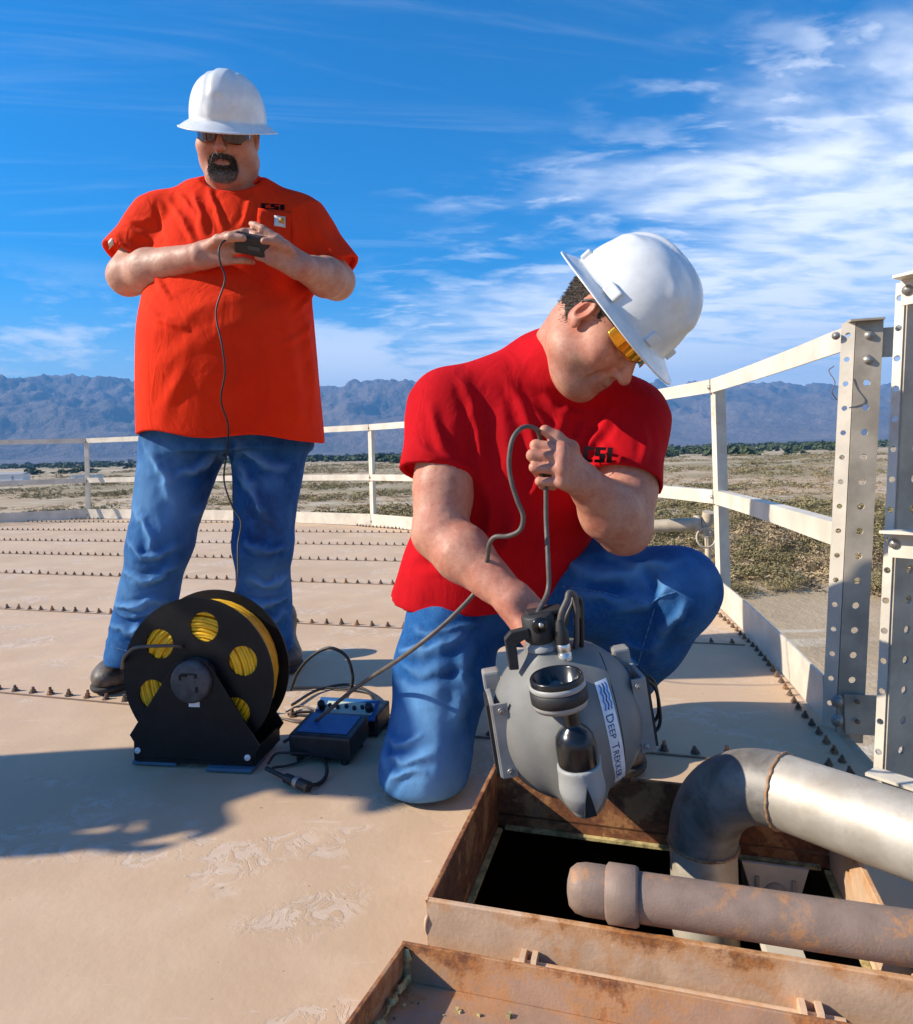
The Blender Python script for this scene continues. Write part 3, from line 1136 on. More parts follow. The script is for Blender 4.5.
MB().tube([ew + pd * 0.002, ew + pd * 1.3], PR, 40).build('straight_run', M['steel'], pipe1)
bot = ec + arr(0, 0, -RB)
MB().tube([bot - arr(0, 0, 0.004), bot - arr(0, 0, 0.9)], PR * 0.985, 40).build('drop_leg', M['steel'], pipe1)
for c, ax_ in ((ew, pd), (bot, arr(0, 0, 1))):
    mb = MB()
    Rw = frame(ax_)
    mb.tube([c + Rw @ arr((PR + 0.001) * math.cos(a), (PR + 0.001) * math.sin(a), 0.0006 * math.sin(17 * a)) for a in np.linspace(0, 2 * math.pi, 90, endpoint=False)],
            [0.0024 + 0.0005 * math.sin(31 * a) for a in np.linspace(0, 2 * math.pi, 90, endpoint=False)], 7, closed=True)
    mb.build('weld_bead', M['weld'], pipe1)

# rusty pipe lying across the hatch, ending in a screwed elbow
r2 = 0.029
pz = TOP + r2 + 0.0005
pdir = SD
pa = hat(0.272, 0.020, pz)
pipe2 = thing('rusty_pipe', 'rusty pipe with a screwed elbow end lying across the hatch opening', 'pipe', tuple(pa))
MB().tube([pa - pdir * 0.004, pa + pdir * 1.1], r2, 32).build('pipe_run', M['pipe_rust'], pipe2)
mb = MB()
mb.lathe([(r2 * 1.02, -0.004), (r2 * 1.20, 0.0), (r2 * 1.20, 0.034), (r2 * 1.12, 0.038), (r2 * 1.02, 0.038)], pa - pdir * 0.036, pdir, 32)
mb.build('collar', M['pipe_rust'], pipe2)
e0 = pa - pdir * 0.036
mb = MB()
mb.lathe([(r2 * 1.02, 0.0), (r2 * 1.06, -0.006), (r2 * 1.06, -0.030), (r2 * 0.98, -0.042), (r2 * 0.75, -0.050), (r2 * 0.35, -0.053), (0.0005, -0.0535)], e0, pdir, 32)
mb.build('end_cap', M['pipe_rust'], pipe2)

# ladder head inside the hatch: wedge shaped gusset with a lifting eye, and a side rail below
lad = thing('ladder_head', 'cream wedge shaped ladder bracket with round eye inside the hatch', 'ladder', tuple(hat(0.47, 0.37, -0.2)))
g0 = hat(0.485, 0.372, -0.015)
MB().prism([(-0.052, 0.0), (0.052, 0.0), (0.022, -0.105), (-0.022, -0.105)], g0, np.array([SD, [0, 0, 1], -SN]).T, 0.006).build('gusset', M['rail'], lad)
mb = MB()
mb.lathe([(0.006, 0), (0.017, 0.0), (0.017, 0.004), (0.006, 0.004)], g0 + arr(0, 0, -0.045) - SN * 0.0065, -SN, 18)
mb.build('eye', M['galv'], lad)
for s_ in (-1, 1):
    MB().box(g0 + SD * 0.028 * s_ + arr(0, 0, -0.045) - SN * 0.009, (0.005, 0.006, 0.05), HR).build('keeper_bar', M['galv'], lad)
MB().box(hat(0.47, 0.12, -0.035), (0.05, 0.03, 0.8), np.array([SD, unit(SN * 0.2 + arr(0, 0, 1)), unit(-SN + arr(0, 0, 0.2))]).T @ np.diag([1, 1, 1])).build('side_rail', M['rail'], lad)

# small pipe with elbow and valve outside the railing
vp = thing('vent_pipe', 'slim tan pipe with elbow and valve beyond the railing', 'pipe', tuple(P(690, 560, 3.75)))
M['tan_pipe'] = plain('tan_pipe_paint', (0.52, 0.42, 0.30), 0.6, 0, 0.2, 12)
va, vb = P(600, 529, 3.9), P(700, 524, 3.75)
MB().tube([va, vb], 0.036, 18).build('pipe_run', M['tan_pipe'], vp)
mb = MB()
mb.lathe([(0.036, 0), (0.048, 0), (0.048, 0.035), (0.036, 0.035)], vb - unit(vb - va) * 0.03, vb - va, 20)
mb.build('coupling', M['tan_pipe'], vp)
MB().tube(spline([vb, P(704, 524, 3.75), P(708, 519, 3.74), P(709, 512, 3.73)], 6), 0.034, 16).build('elbow', M['tan_pipe'], vp)
MB().tube([P(706, 527, 3.72), P(708, 545, 3.70), P(708, 600, 3.72)], 0.016, 12).build('drain_leg', M['tan_pipe'], vp)
mb = MB()
c = P(706, 538, 3.66)
mb.tube([c + 0.05 * arr(math.cos(a), 0.2 * math.sin(a), math.sin(a)) for a in np.linspace(0, 2 * math.pi, 24, endpoint=False)], 0.006, 6, closed=True)
for a in (0.4, 2.5, 4.6):
    mb.tube([c, c + 0.05 * arr(math.cos(a), 0.2 * math.sin(a), math.sin(a))], 0.004, 6)
mb.build('valve_wheel', M['tan_pipe'], vp)

# ================================================================== PEOPLE
class Field:
    """distance field on a grid; shapes are blended in and the skin is read off with surface nets"""
    def __init__(self, lo, hi, res):
        self.lo, self.res = np.asarray(lo, float), res
        n = np.ceil((np.asarray(hi, float) - self.lo) / res).astype(int) + 1
        self.ax = [(self.lo[i] + np.arange(n[i]) * res).astype(np.float32) for i in range(3)]
        self.A = np.full(n, 1.0, np.float32)

    def _win(self, lo, hi, pad):
        sl = []
        for i in range(3):
            a = int(np.clip(np.floor((lo[i] - pad - self.lo[i]) / self.res), 0, len(self.ax[i])))
            b = int(np.clip(np.ceil((hi[i] + pad - self.lo[i]) / self.res) + 1, 0, len(self.ax[i])))
            if b - a < 1:
                return None, None
            sl.append(slice(a, b))
        g = (self.ax[0][sl[0]][:, None, None], self.ax[1][sl[1]][None, :, None], self.ax[2][sl[2]][None, None, :])
        return tuple(sl), g

    def _put(self, sl, d, k, mode):
        a = self.A[sl]
        if mode == 'cut':
            d = -d
            h = np.maximum(k - np.abs(a - d), 0) / k
            self.A[sl] = np.maximum(a, d) + h * h * k * 0.25
        else:
            h = np.maximum(k - np.abs(a - d), 0) / k
            self.A[sl] = np.minimum(a, d) - h * h * k * 0.25

    def cap(self, a, b, ra, rb=None, k=0.02, mode='add', sq=None):
        """tapered capsule; sq=(axis, factor) squashes it along an axis"""
        rb = ra if rb is None else rb
        a, b = np.asarray(a, float), np.asarray(b, float)
        m = max(ra, rb)
        if sq is not None:
            m *= max(1.0, 1.0 / sq[1])
        sl, (g) = self._win(np.minimum(a, b) - m, np.maximum(a, b) + m, k + 0.03)
        if sl is None:
            return self
        ba = (b - a)
        L2 = float(ba @ ba) + 1e-12
        x, y, z = g[0] - np.float32(a[0]), g[1] - np.float32(a[1]), g[2] - np.float32(a[2])
        t = np.clip((x * ba[0] + y * ba[1] + z * ba[2]) / L2, 0, 1).astype(np.float32)
        x, y, z = x - t * ba[0], y - t * ba[1], z - t * ba[2]
        if sq is not None:
            ax, f = unit(sq[0]), sq[1]
            c = (x * ax[0] + y * ax[1] + z * ax[2]) * (f - 1)
            x, y, z = x + c * ax[0], y + c * ax[1], z + c * ax[2]
        d = np.sqrt(x * x + y * y + z * z) - (ra + (rb - ra) * t)
        self._put(sl, d.astype(np.float32), k, mode)
        return self

    def chain(self, pts, rs, k=0.02, mode='add'):
        for i in range(len(pts) - 1):
            self.cap(pts[i], pts[i + 1], rs[i], rs[i + 1], k, mode)
        return self

    def ell(self, c, r, R=None, k=0.02, mode='add'):
        c, r = np.asarray(c, float), np.asarray(r, float)
        R = np.eye(3) if R is None else np.asarray(R)
        e = np.sqrt(((R * r) ** 2).sum(1))
        sl, g = self._win(c - e, c + e, k + 0.03)
        if sl is None:
            return self
        x, y, z = g[0] - np.float32(c[0]), g[1] - np.float32(c[1]), g[2] - np.float32(c[2])
        u = [x * R[0, i] + y * R[1, i] + z * R[2, i] for i in range(3)]
        k0 = np.sqrt(sum((u[i] / r[i]) ** 2 for i in range(3)))
        k1 = np.sqrt(sum((u[i] / r[i] ** 2) ** 2 for i in range(3))) + 1e-9
        d = k0 * (k0 - 1) / k1
        self._put(sl, d.astype(np.float32), k, mode)
        return self

    def loft(self, o, R, keys, k=0.02, mode='add', p=2.0):
        """keys rows: s, cx, cy, rx, ry along local z of frame R at o"""
        K = np.asarray(keys, float)
        ss = np.linspace(K[0, 0], K[-1, 0], 120)
        m = max(K[:, 3].max(), K[:, 4].max()) + 0.05
        ends = np.array([o + R[:, 2] * K[0, 0], o + R[:, 2] * K[-1, 0]])
        sl, g = self._win(ends.min(0) - m, ends.max(0) + m, k + 0.03)
        x, y, z = g[0] - np.float32(o[0]), g[1] - np.float32(o[1]), g[2] - np.float32(o[2])
        u, v, s = [x * R[0, i] + y * R[1, i] + z * R[2, i] for i in range(3)]
        # smooth the key curves
        cols = []
        for c in range(1, 5):
            f = np.interp(ss, K[:, 0], K[:, c])
            f = np.convolve(np.pad(f, 9, mode='edge'), np.hanning(19) / np.hanning(19).sum(), 'valid')
            cols.append(np.interp(s, ss, f).astype(np.float32))
        cx, cy, rx, ry = cols
        q = ((np.abs(u - cx) / rx) ** p + (np.abs(v - cy) / ry) ** p) ** (1 / p)
        d = (q - 1) * np.minimum(rx, ry)
        e = np.maximum(K[0, 0] - s, s - K[-1, 0])
        e = e + 0.0 * d
        dd = np.minimum(np.maximum(d, e), 0) + np.sqrt(np.maximum(d, 0) ** 2 + np.maximum(e, 0) ** 2)
        self._put(sl, dd.astype(np.float32), k, mode)
        return self

    def plane_cut(self, p, n, k=0.004):
        """remove everything on the side n points to"""
        p, n = np.asarray(p, float), unit(n)
        d = ((self.ax[0] - p[0])[:, None, None] * n[0] + (self.ax[1] - p[1])[None, :, None] * n[1] + (self.ax[2] - p[2])[None, None, :] * n[2]).astype(np.float32)
        h = np.maximum(k - np.abs(self.A - d), 0) / k
        self.A = np.maximum(self.A, d) + h * h * k * 0.25
        return self

    def local_cut(self, p, n, rad_, k=0.004):
        """plane cut that only acts within rad_ of p"""
        p, n = np.asarray(p, float), unit(n)
        sl, g = self._win(p - rad_, p + rad_, 0)
        x, y, z = g[0] - p[0], g[1] - p[1], g[2] - p[2]
        d = x * n[0] + y * n[1] + z * n[2]
        r = np.sqrt(x * x + y * y + z * z)
        d = np.maximum(-d, r - rad_)          # the solid half ball to take away
        self._put(sl, d.astype(np.float32), k, 'cut')
        return self

    def mesh(self, smooth=2, keep=None):
        A = self.A
        A = np.pad(A, 1, constant_values=1.0)
        lo = self.lo - self.res
        s = A < 0
        n = np.array(A.shape) - 1
        cnt = np.zeros(n, np.uint8)
        for dx_ in (0, 1):
            for dy_ in (0, 1):
                for dz_ in (0, 1):
                    cnt += s[dx_:n[0] + dx_, dy_:n[1] + dy_, dz_:n[2] + dz_]
        idx = np.argwhere((cnt > 0) & (cnt < 8))
        off = np.array([[a, b, c] for a in (0, 1) for b in (0, 1) for c in (0, 1)])
        vals = np.stack([A[idx[:, 0] + o[0], idx[:, 1] + o[1], idx[:, 2] + o[2]] for o in off], 1)
        acc = np.zeros((len(idx), 3))
        num = np.zeros(len(idx))
        for i in range(8):
            for j in range(i + 1, 8):
                if np.abs(off[i] - off[j]).sum() != 1:
                    continue
                c = (vals[:, i] < 0) != (vals[:, j] < 0)
                t = np.where(c, vals[:, i] / (vals[:, i] - vals[:, j] + 1e-12), 0)[:, None]
                acc += np.where(c[:, None], off[i] + (off[j] - off[i]) * t, 0)
                num += c
        V = lo + (idx + acc / num[:, None]) * self.res
        m = np.full(n, -1, np.int32)
        m[idx[:, 0], idx[:, 1], idx[:, 2]] = np.arange(len(idx))
        F = []
        for ax in range(3):
            b, c = (ax + 1) % 3, (ax + 2) % 3
            sl0 = [slice(1, -1)] * 3
            sl1 = [slice(1, -1)] * 3
            sl0[ax], sl1[ax] = slice(0, -1), slice(1, None)
            e0, e1 = s[tuple(sl0)], s[tuple(sl1)]
            q = np.argwhere(e0 != e1)
            if not len(q):
                continue
            flip = e1[q[:, 0], q[:, 1], q[:, 2]]
            base = q + 1
            base[:, ax] -= 1
            cells = []
            for (db, dc) in ((-1, -1), (0, -1), (0, 0), (-1, 0)):
                cc = base.copy()
                cc[:, b] += db
                cc[:, c] += dc
                cells.append(m[cc[:, 0], cc[:, 1], cc[:, 2]])
            f = np.stack(cells, 1)
            f[flip] = f[flip][:, ::-1]
            F.append(f)
        F = np.vstack(F)
        F = F[(F >= 0).all(1)]
        for _ in range(smooth):
            V = relax(V, F, 0.5)
        return V, F


def relax(V, F, w=0.5):
    acc = np.zeros_like(V)
    num = np.zeros(len(V))
    for a in range(F.shape[1]):
        b = (a + 1) % F.shape[1]
        for c in range(3):
            acc[:, c] += np.bincount(F[:, a], V[F[:, b], c], len(V)) + np.bincount(F[:, b], V[F[:, a], c], len(V))
        num += np.bincount(F[:, a], minlength=len(V)) + np.bincount(F[:, b], minlength=len(V))
    return V * (1 - w) + w * acc / np.maximum(num, 1)[:, None]


def normals(V, F):
    n = np.cross(V[F[:, 2]] - V[F[:, 0]], V[F[:, 3]] - V[F[:, 1]])
    N = np.zeros_like(V)
    for a in range(4):
        for c in range(3):
            N[:, c] += np.bincount(F[:, a], n[:, c], len(V))
    return N / (np.linalg.norm(N, axis=1)[:, None] + 1e-12)


def topix(V):
    x, z = V[:, 0] / V[:, 1], (V[:, 2] - CAM_H) / V[:, 1]
    return np.c_[CX + LENS_PX * (_c * x - _s * z), CY - LENS_PX * (_s * x + _c * z)]


def folds(V, N, lines, zmin=None, give=False, warp=2.0, sharp=False):
    """cloth folds given where they run over the front of the cloth: (points, half width px, height m)"""
    q = topix(V)
    q = q + warp * np.c_[fbm(V * 14, 2, 51), fbm(V * 14, 2, 52)] + 0.8 * warp * np.c_[fbm(V * 34, 2, 53), fbm(V * 34, 2, 54)]
    view = V - arr(0, 0, CAM_H)
    view /= np.linalg.norm(view, axis=1)[:, None]
    face = np.clip(-(view * N).sum(1) * 2.5, 0, 1)
    D = np.zeros(len(V))
    for pts, wd, h in lines:
        p = np.asarray(pts, float)
        if len(p) > 2:
            p = spline(p, 5)
        cum = np.r_[0, np.cumsum(np.linalg.norm(np.diff(p, axis=0), axis=1))]
        best = np.full(len(V), 1e9)
        bt = np.zeros(len(V))
        for i in range(len(p) - 1):
            ab = p[i + 1] - p[i]
            t = np.clip(((q - p[i]) @ ab) / (ab @ ab), 0, 1)
            d = np.linalg.norm(q - p[i] - t[:, None] * ab, axis=1)
            u = (cum[i] + t * (cum[i + 1] - cum[i])) / cum[-1]
            sel = d < best
            best = np.where(sel, d, best)
            bt = np.where(sel, u, bt)
        env = np.sin(np.clip(bt, 0, 1) * math.pi) ** 0.7
        core = np.exp(-(best / wd) ** 2) if not sharp else 0.5 * np.exp(-(best / wd) ** 2) + 0.6 * np.exp(-best / (0.8 * wd))
        D += h * env * (0.75 + 0.5 * fbm(V * 18, 2, 57)) * (core - 0.35 * np.exp(-((best - 1.9 * wd) / wd) ** 2))
    if zmin is not None:
        D = D * np.clip((V[:, 2] - zmin) / 0.03, 0, 1)
    if give:
        return V + N * (D * face)[:, None], D * face
    return V + N * (D * face)[:, None]


def cloth_noise(V, N, seed, amp=0.004, sc=(9, 9, 5), rid=0.5):
    n = fbm(V * np.array(sc), 3, seed) * (1 - rid) + (fbm(V * np.array(sc) * 0.9 + 5, 2, seed + 3, ridge=True) - 0.3) * rid
    return V + N * (n * amp)[:, None]


# ---- materials


def skin_material(name, base, red):
    m, t = material(name)
    p = geo(t)
    at = t.n('ShaderNodeVertexColor', layer_name='tint').outputs[0]
    n1 = t.noise(p, 28, 5, 0.65)
    n2 = t.noise(p, 160, 3, 0.6)
    c = t.mix(t.ramp(n1, 0.35, 0.68), base, red)
    c = t.mix(t.m('MULTIPLY', t.ramp(n2, 0.48, 0.72), 0.4), c, [x * 0.7 for x in red])
    c = t.mix(1.0, c, at, 'MULTIPLY')
    h = t.m('ADD', t.noise(p, 420, 3, 0.6), t.m('MULTIPLY', n2, 0.6))
    finish(t, c, t.ramp(n1, 0.3, 0.7, 0.52, 0.66), 0.0, h, 0.3, 0.0012, Subsurface_Weight=0.06, Subsurface_Radius=(0.008, 0.003, 0.0015), Subsurface_Scale=0.6)
    return m


def cloth_material(name, c0, c1, weave=900, rough=0.9):
    m, t = material(name)
    p = geo(t)
    n1 = t.noise(p, 7, 4, 0.6)
    n2 = t.noise(p, 45, 4, 0.6)
    wv = t.noise(p, weave, 2, 0.5)
    c = t.mix(t.ramp(n1, 0.3, 0.7), c0, c1)
    cr = t.m('ABSOLUTE', t.m('SUBTRACT', t.noise(t.scale(p, (1, 1, 0.55)), 13, 3, 0.5, 0.7), 0.5))
    cr = t.m('MULTIPLY', t.ramp(cr, 0.0, 0.16), -1.1)
    h = t.m('ADD', t.m('ADD', t.m('MULTIPLY', wv, 0.3), t.m('MULTIPLY', n2, 1.0)), cr)
    finish(t, c, rough, 0.0, h, 0.28, 0.004, Specular_IOR_Level=0.15)
    return m


def denim_material():
    m, t = material('blue_denim')
    p = geo(t)
    at = t.n('ShaderNodeVertexColor', layer_name='tint').outputs[0]
    sepc = t.n('ShaderNodeSeparateColor', {0: at})
    fade = sepc.outputs[0]
    dirt = sepc.outputs[1]
    n1 = t.noise(p, 14, 5, 0.65)
    n2 = t.noise(t.scale(p, (1, 1, 0.25)), 260, 3, 0.6)
    wv = t.n('ShaderNodeTexWave', {'Vector': t.scale(p, (1, 1, 1)), 'Scale': 320.0, 'Distortion': 3.0, 'Detail': 2.0}, bands_direction='DIAGONAL').outputs[1]
    c = t.mix(t.ramp(n1, 0.3, 0.7), (0.006, 0.060, 0.200), (0.014, 0.105, 0.300))
    c = t.mix(t.m('MULTIPLY', fade, 0.85), c, (0.19, 0.42, 0.70))
    c = t.mix(t.m('MULTIPLY', t.ramp(n2, 0.45, 0.75), 0.18), c, (0.12, 0.26, 0.45))
    c = t.mix(t.m('MULTIPLY', dirt, 0.75), c, (0.030, 0.028, 0.030))
    h = t.m('ADD', t.m('MULTIPLY', wv, 0.25), t.m('ADD', t.m('MULTIPLY', n2, 0.4), t.m('MULTIPLY', t.noise(p, 38, 4, 0.6), 1.4)))
    finish(t, c, 0.88, 0.0, h, 0.35, 0.004, Specular_IOR_Level=0.2)
    return m


M['skin'] = skin_material('sun_tanned_skin', (0.53, 0.285, 0.185), (0.47, 0.20, 0.125))
M['skin_k'] = skin_material('sunburnt_skin', (0.55, 0.265, 0.17), (0.47, 0.175, 0.11))
M['orange_tee'] = cloth_material('orange_red_cotton', (0.74, 0.026, 0.003), (0.84, 0.036, 0.004))
M['red_tee'] = cloth_material('crimson_cotton', (0.42, 0.002, 0.006), (0.52, 0.003, 0.009))
M['denim'] = denim_material()
M['denim_seam'] = plain('pale_denim_seam', (0.05, 0.16, 0.34), 0.9, 0, 0.5, 160, 0.5)
M['hat'] = plain('white_hard_hat_plastic', (0.77, 0.765, 0.74), 0.32, 0, 0.07, 26, 0.04, Coat_Weight=0.3, Coat_Roughness=0.15)
M['boot'] = plain('scuffed_brown_leather', (0.085, 0.065, 0.050), 0.55, 0, 0.5, 35, 0.5)
M['sole'] = plain('black_rubber_sole', (0.03, 0.028, 0.026), 0.8, 0, 0.3, 40, 0.3)
M['lens_red'] = plain('dark_red_lens', (0.05, 0.008, 0.006), 0.06, 0, 0.1, 20, 0.0, Specular_IOR_Level=0.9)
M['lens_gold'] = plain('gold_mirror_lens', (0.85, 0.36, 0.03), 0.10, 0.85, 0.1, 20, 0.0)
M['frame'] = plain('black_plastic_frame', (0.012, 0.012, 0.014), 0.3)
M['print'] = plain('black_print_ink', (0.010, 0.003, 0.005), 0.9, 0, 0.3, 60, 0.08, Specular_IOR_Level=0.1)
M['patch'] = plain('white_woven_patch', (0.70, 0.68, 0.64), 0.85)
M['patch_gold'] = plain('gold_stitching', (0.72, 0.34, 0.05), 0.8)


def hair_material(name, c0, c1, tint=False):
    m, t = material(name)
    p = tc(t)
    n = t.noise(t.scale(p, (1, 1, 0.35)), 420, 4, 0.7)
    c = t.mix(t.ramp(n, 0.4, 0.62), c0, c1)
    if tint:
        at = t.n('ShaderNodeSeparateColor', {0: t.n('ShaderNodeVertexColor', layer_name='tint').outputs[0]}).outputs[0]
        c = t.mix(t.m('MULTIPLY', at, 0.75), c, (0.38, 0.35, 0.32))
    finish(t, c, 0.7, 0, n, 1.0, 0.004)
    return m


M['beard'] = hair_material('dark_goatee_hair', (0.022, 0.015, 0.010), (0.14, 0.108, 0.082), True)
M['hair'] = hair_material('short_brown_hair', (0.020, 0.013, 0.009), (0.075, 0.052, 0.036))


# ---- builders of the head, the hand, the hat


def head(F, C, R, s=1.0, fat=0.0, k=0.014):
    """local axes: y to the face, z up; origin in the middle of the skull"""
    L = lambda x, y, z: C + R @ (arr(x, y, z) * s)
    E = lambda c, r, kk=k, mode='add', Rl=None: F.ell(L(*c), arr(*r) * s, R if Rl is None else R @ Rl, kk * s, mode)
    E((0, -0.012, 0.030), (0.078, 0.098, 0.090), 0.01)
    E((0, 0.030, -0.045), (0.062 + 0.014 * fat, 0.066, 0.076 + 0.004 * fat), 0.035)
    E((0, 0.010, -0.070), (0.060 + 0.020 * fat, 0.062, 0.045 + 0.012 * fat), 0.03)
    E((0, 0.074, -0.098), (0.028 + 0.006 * fat, 0.020, 0.020), 0.03)
    if fat:
        E((0, 0.050, -0.112), (0.055, 0.045, 0.030), 0.03)
    for sx in (-1, 1):
        E((sx * (0.043 + 0.006 * fat), 0.058, -0.030), (0.028 + 0.006 * fat, 0.030, 0.030), 0.03)
        E((sx * 0.056, 0.015, -0.072), (0.022, 0.035, 0.024), 0.03)
    F.cap(L(-0.032, 0.082, 0.026), L(0.032, 0.082, 0.026), 0.013 * s, 0.013 * s, 0.02 * s)
    for sx in (-1, 1):
        E((sx * 0.032, 0.100, 0.004), (0.018, 0.014, 0.010), 0.014, 'cut')
        E((sx * 0.031, 0.081, 0.004), (0.0135, 0.0135, 0.0115), 0.003)
    # nose
    F.cap(L(0, 0.089, 0.016), L(0, 0.115, -0.026), 0.0085 * s, 0.0125 * s, 0.012 * s)
    E((0, 0.117, -0.030), (0.0125, 0.012, 0.0105), 0.006)
    for sx in (-1, 1):
        E((sx * 0.0135, 0.103, -0.033), (0.0085, 0.012, 0.008), 0.008)
        E((sx * 0.0065, 0.110, -0.0405), (0.0035, 0.0045, 0.003), 0.003, 'cut')
    # mouth
    E((0, 0.078, -0.064), (0.034, 0.024, 0.020), 0.02)
    F.chain([L(-0.026, 0.084, -0.066), L(0, 0.099, -0.062), L(0.026, 0.084, -0.066)], [0.0035 * s, 0.0058 * s, 0.0035 * s], 0.007 * s)
    F.chain([L(-0.023, 0.084, -0.071), L(0, 0.096, -0.0745), L(0.023, 0.084, -0.071)], [0.0035 * s, 0.0065 * s, 0.0035 * s], 0.007 * s)
    F.chain([L(-0.027, 0.092, -0.0690), L(0, 0.106, -0.0680), L(0.027, 0.092, -0.0690)], [0.0012 * s, 0.0022 * s, 0.0012 * s], 0.003 * s, 'cut')
    # furrow beside the mouth
    for sx in (-1, 1):
        F.chain([L(sx * 0.020, 0.104, -0.034), L(sx * 0.034, 0.092, -0.055), L(sx * 0.038, 0.085, -0.078)], [0.002 * s] * 3, 0.012 * s, 'cut')
    # ears
    for sx in (-1, 1):
        Rl = np.array(Matrix.Rotation(rad(-14), 3, 'X')) @ np.array(Matrix.Rotation(rad(sx * -20), 3, 'Z'))
        E((sx * 0.080, -0.010, -0.004), (0.0095, 0.0195, 0.032), 0.008, 'add', Rl)
        E((sx * 0.088, -0.004, 0.001), (0.0060, 0.0105, 0.019), 0.005, 'cut', Rl)
        E((sx * 0.081, 0.001, -0.028), (0.007, 0.009, 0.011), 0.006)
        F.cap(L(sx * 0.084, -0.014, 0.016), L(sx * 0.086, -0.016, -0.012), 0.0035 * s, 0.003 * s, 0.004 * s)
    return L


def head_tint(V, C, R, s, stub=0.0, fat=0):
    """lips, cheeks, ears, stubble as skin colour"""
    q = ((V - C) @ R) / s
    near = np.linalg.norm(q - [0, 0.02, -0.02], axis=1) < 0.17
    T = np.ones((len(V), 3))
    g = lambda c, r: np.exp(-(((q - c) / r) ** 2).sum(1)) * near
    lip = np.clip(g(arr(0, 0.095, -0.063), arr(0.021, 0.022, 0.0048)) + g(arr(0, 0.095, -0.0745), arr(0.019, 0.022, 0.006)), 0, 1)
    T *= 1 - lip[:, None] * arr(0.12, 0.42, 0.36)
    for sx in (-1, 1):
        T *= 1 - (g(arr(sx * 0.045, 0.08, -0.025), arr(0.028, 0.05, 0.028)) * 0.6)[:, None] * arr(0.0, 0.25, 0.25)
        T *= 1 - (g(arr(sx * 0.085, -0.01, 0), arr(0.012, 0.03, 0.04)) * 0.7)[:, None] * arr(0.0, 0.28, 0.28)
        T *= 1 - (g(arr(sx * 0.033, 0.095, 0.034), arr(0.022, 0.02, 0.0045)) * 0.8)[:, None]
    T *= 1 - (g(arr(0, 0.12, -0.03), arr(0.016, 0.02, 0.018)) * 0.7)[:, None] * arr(0.0, 0.25, 0.22)
    if stub:
        jaw = near * np.clip((-0.045 - q[:, 2]) / 0.02, 0, 1) * np.clip((q[:, 1] + 0.0) / 0.03, 0, 1) * (q[:, 2] > -0.125)
        T *= 1 - (jaw * stub)[:, None] * arr(0.35, 0.28, 0.22)
    return T


FL = [(0.046, 0.027, 0.021), (0.051, 0.031, 0.022), (0.047, 0.029, 0.022), (0.037, 0.021, 0.019)]


def hand(F, W, D, S, N, curls, thumb, s=1.0, spread=0.05):
    """W wrist, D wrist->knuckles, S index->little finger, N palm side; curls per finger (3 angles); thumb: list of points"""
    D = unit(D)
    S = unit(S - D * np.dot(S, D))
    N = unit(N - D * np.dot(N, D) - S * np.dot(N, S))
    tips = []
    for i in range(4):
        o = (i - 1.5)
        kn = W + (D * (0.090 - 0.004 * abs(i - 1.0) - (0.006 if i == 3 else 0)) + S * o * 0.0205 - N * 0.004 * (1 if i in (1, 2) else 0)) * s
        F.cap(W + (D * 0.005 + S * o * 0.011) * s, kn, 0.0175 * s, (0.0125 if i < 3 else 0.0115) * s, 0.016 * s)
        a = 0.0
        p = kn
        r = (0.0102, 0.0104, 0.0099, 0.0088)[i] * s
        base = unit(D + S * o * spread)
        pts, rs = [p], [r * 1.08]
        for j in range(3):
            a += math.radians(curls[i][j])
            d = base * math.cos(a) + N * math.sin(a)
            p = p + d * FL[i][j] * s
            pts.append(p)
            rs.append(r * (1.0, 0.93, 0.80)[j])
        F.chain(pts, rs, 0.0035 * s)
        tips.append(pts)
    F.cap(W + (D * 0.02 - S * 0.012 + N * 0.008) * s, W + (D * 0.055 - S * 0.02 + N * 0.012) * s, 0.017 * s, 0.014 * s, 0.018 * s)
    F.chain(thumb, [0.0165 * s, 0.0128 * s, 0.0118 * s, 0.0092 * s][:len(thumb)], 0.008 * s)
    return tips


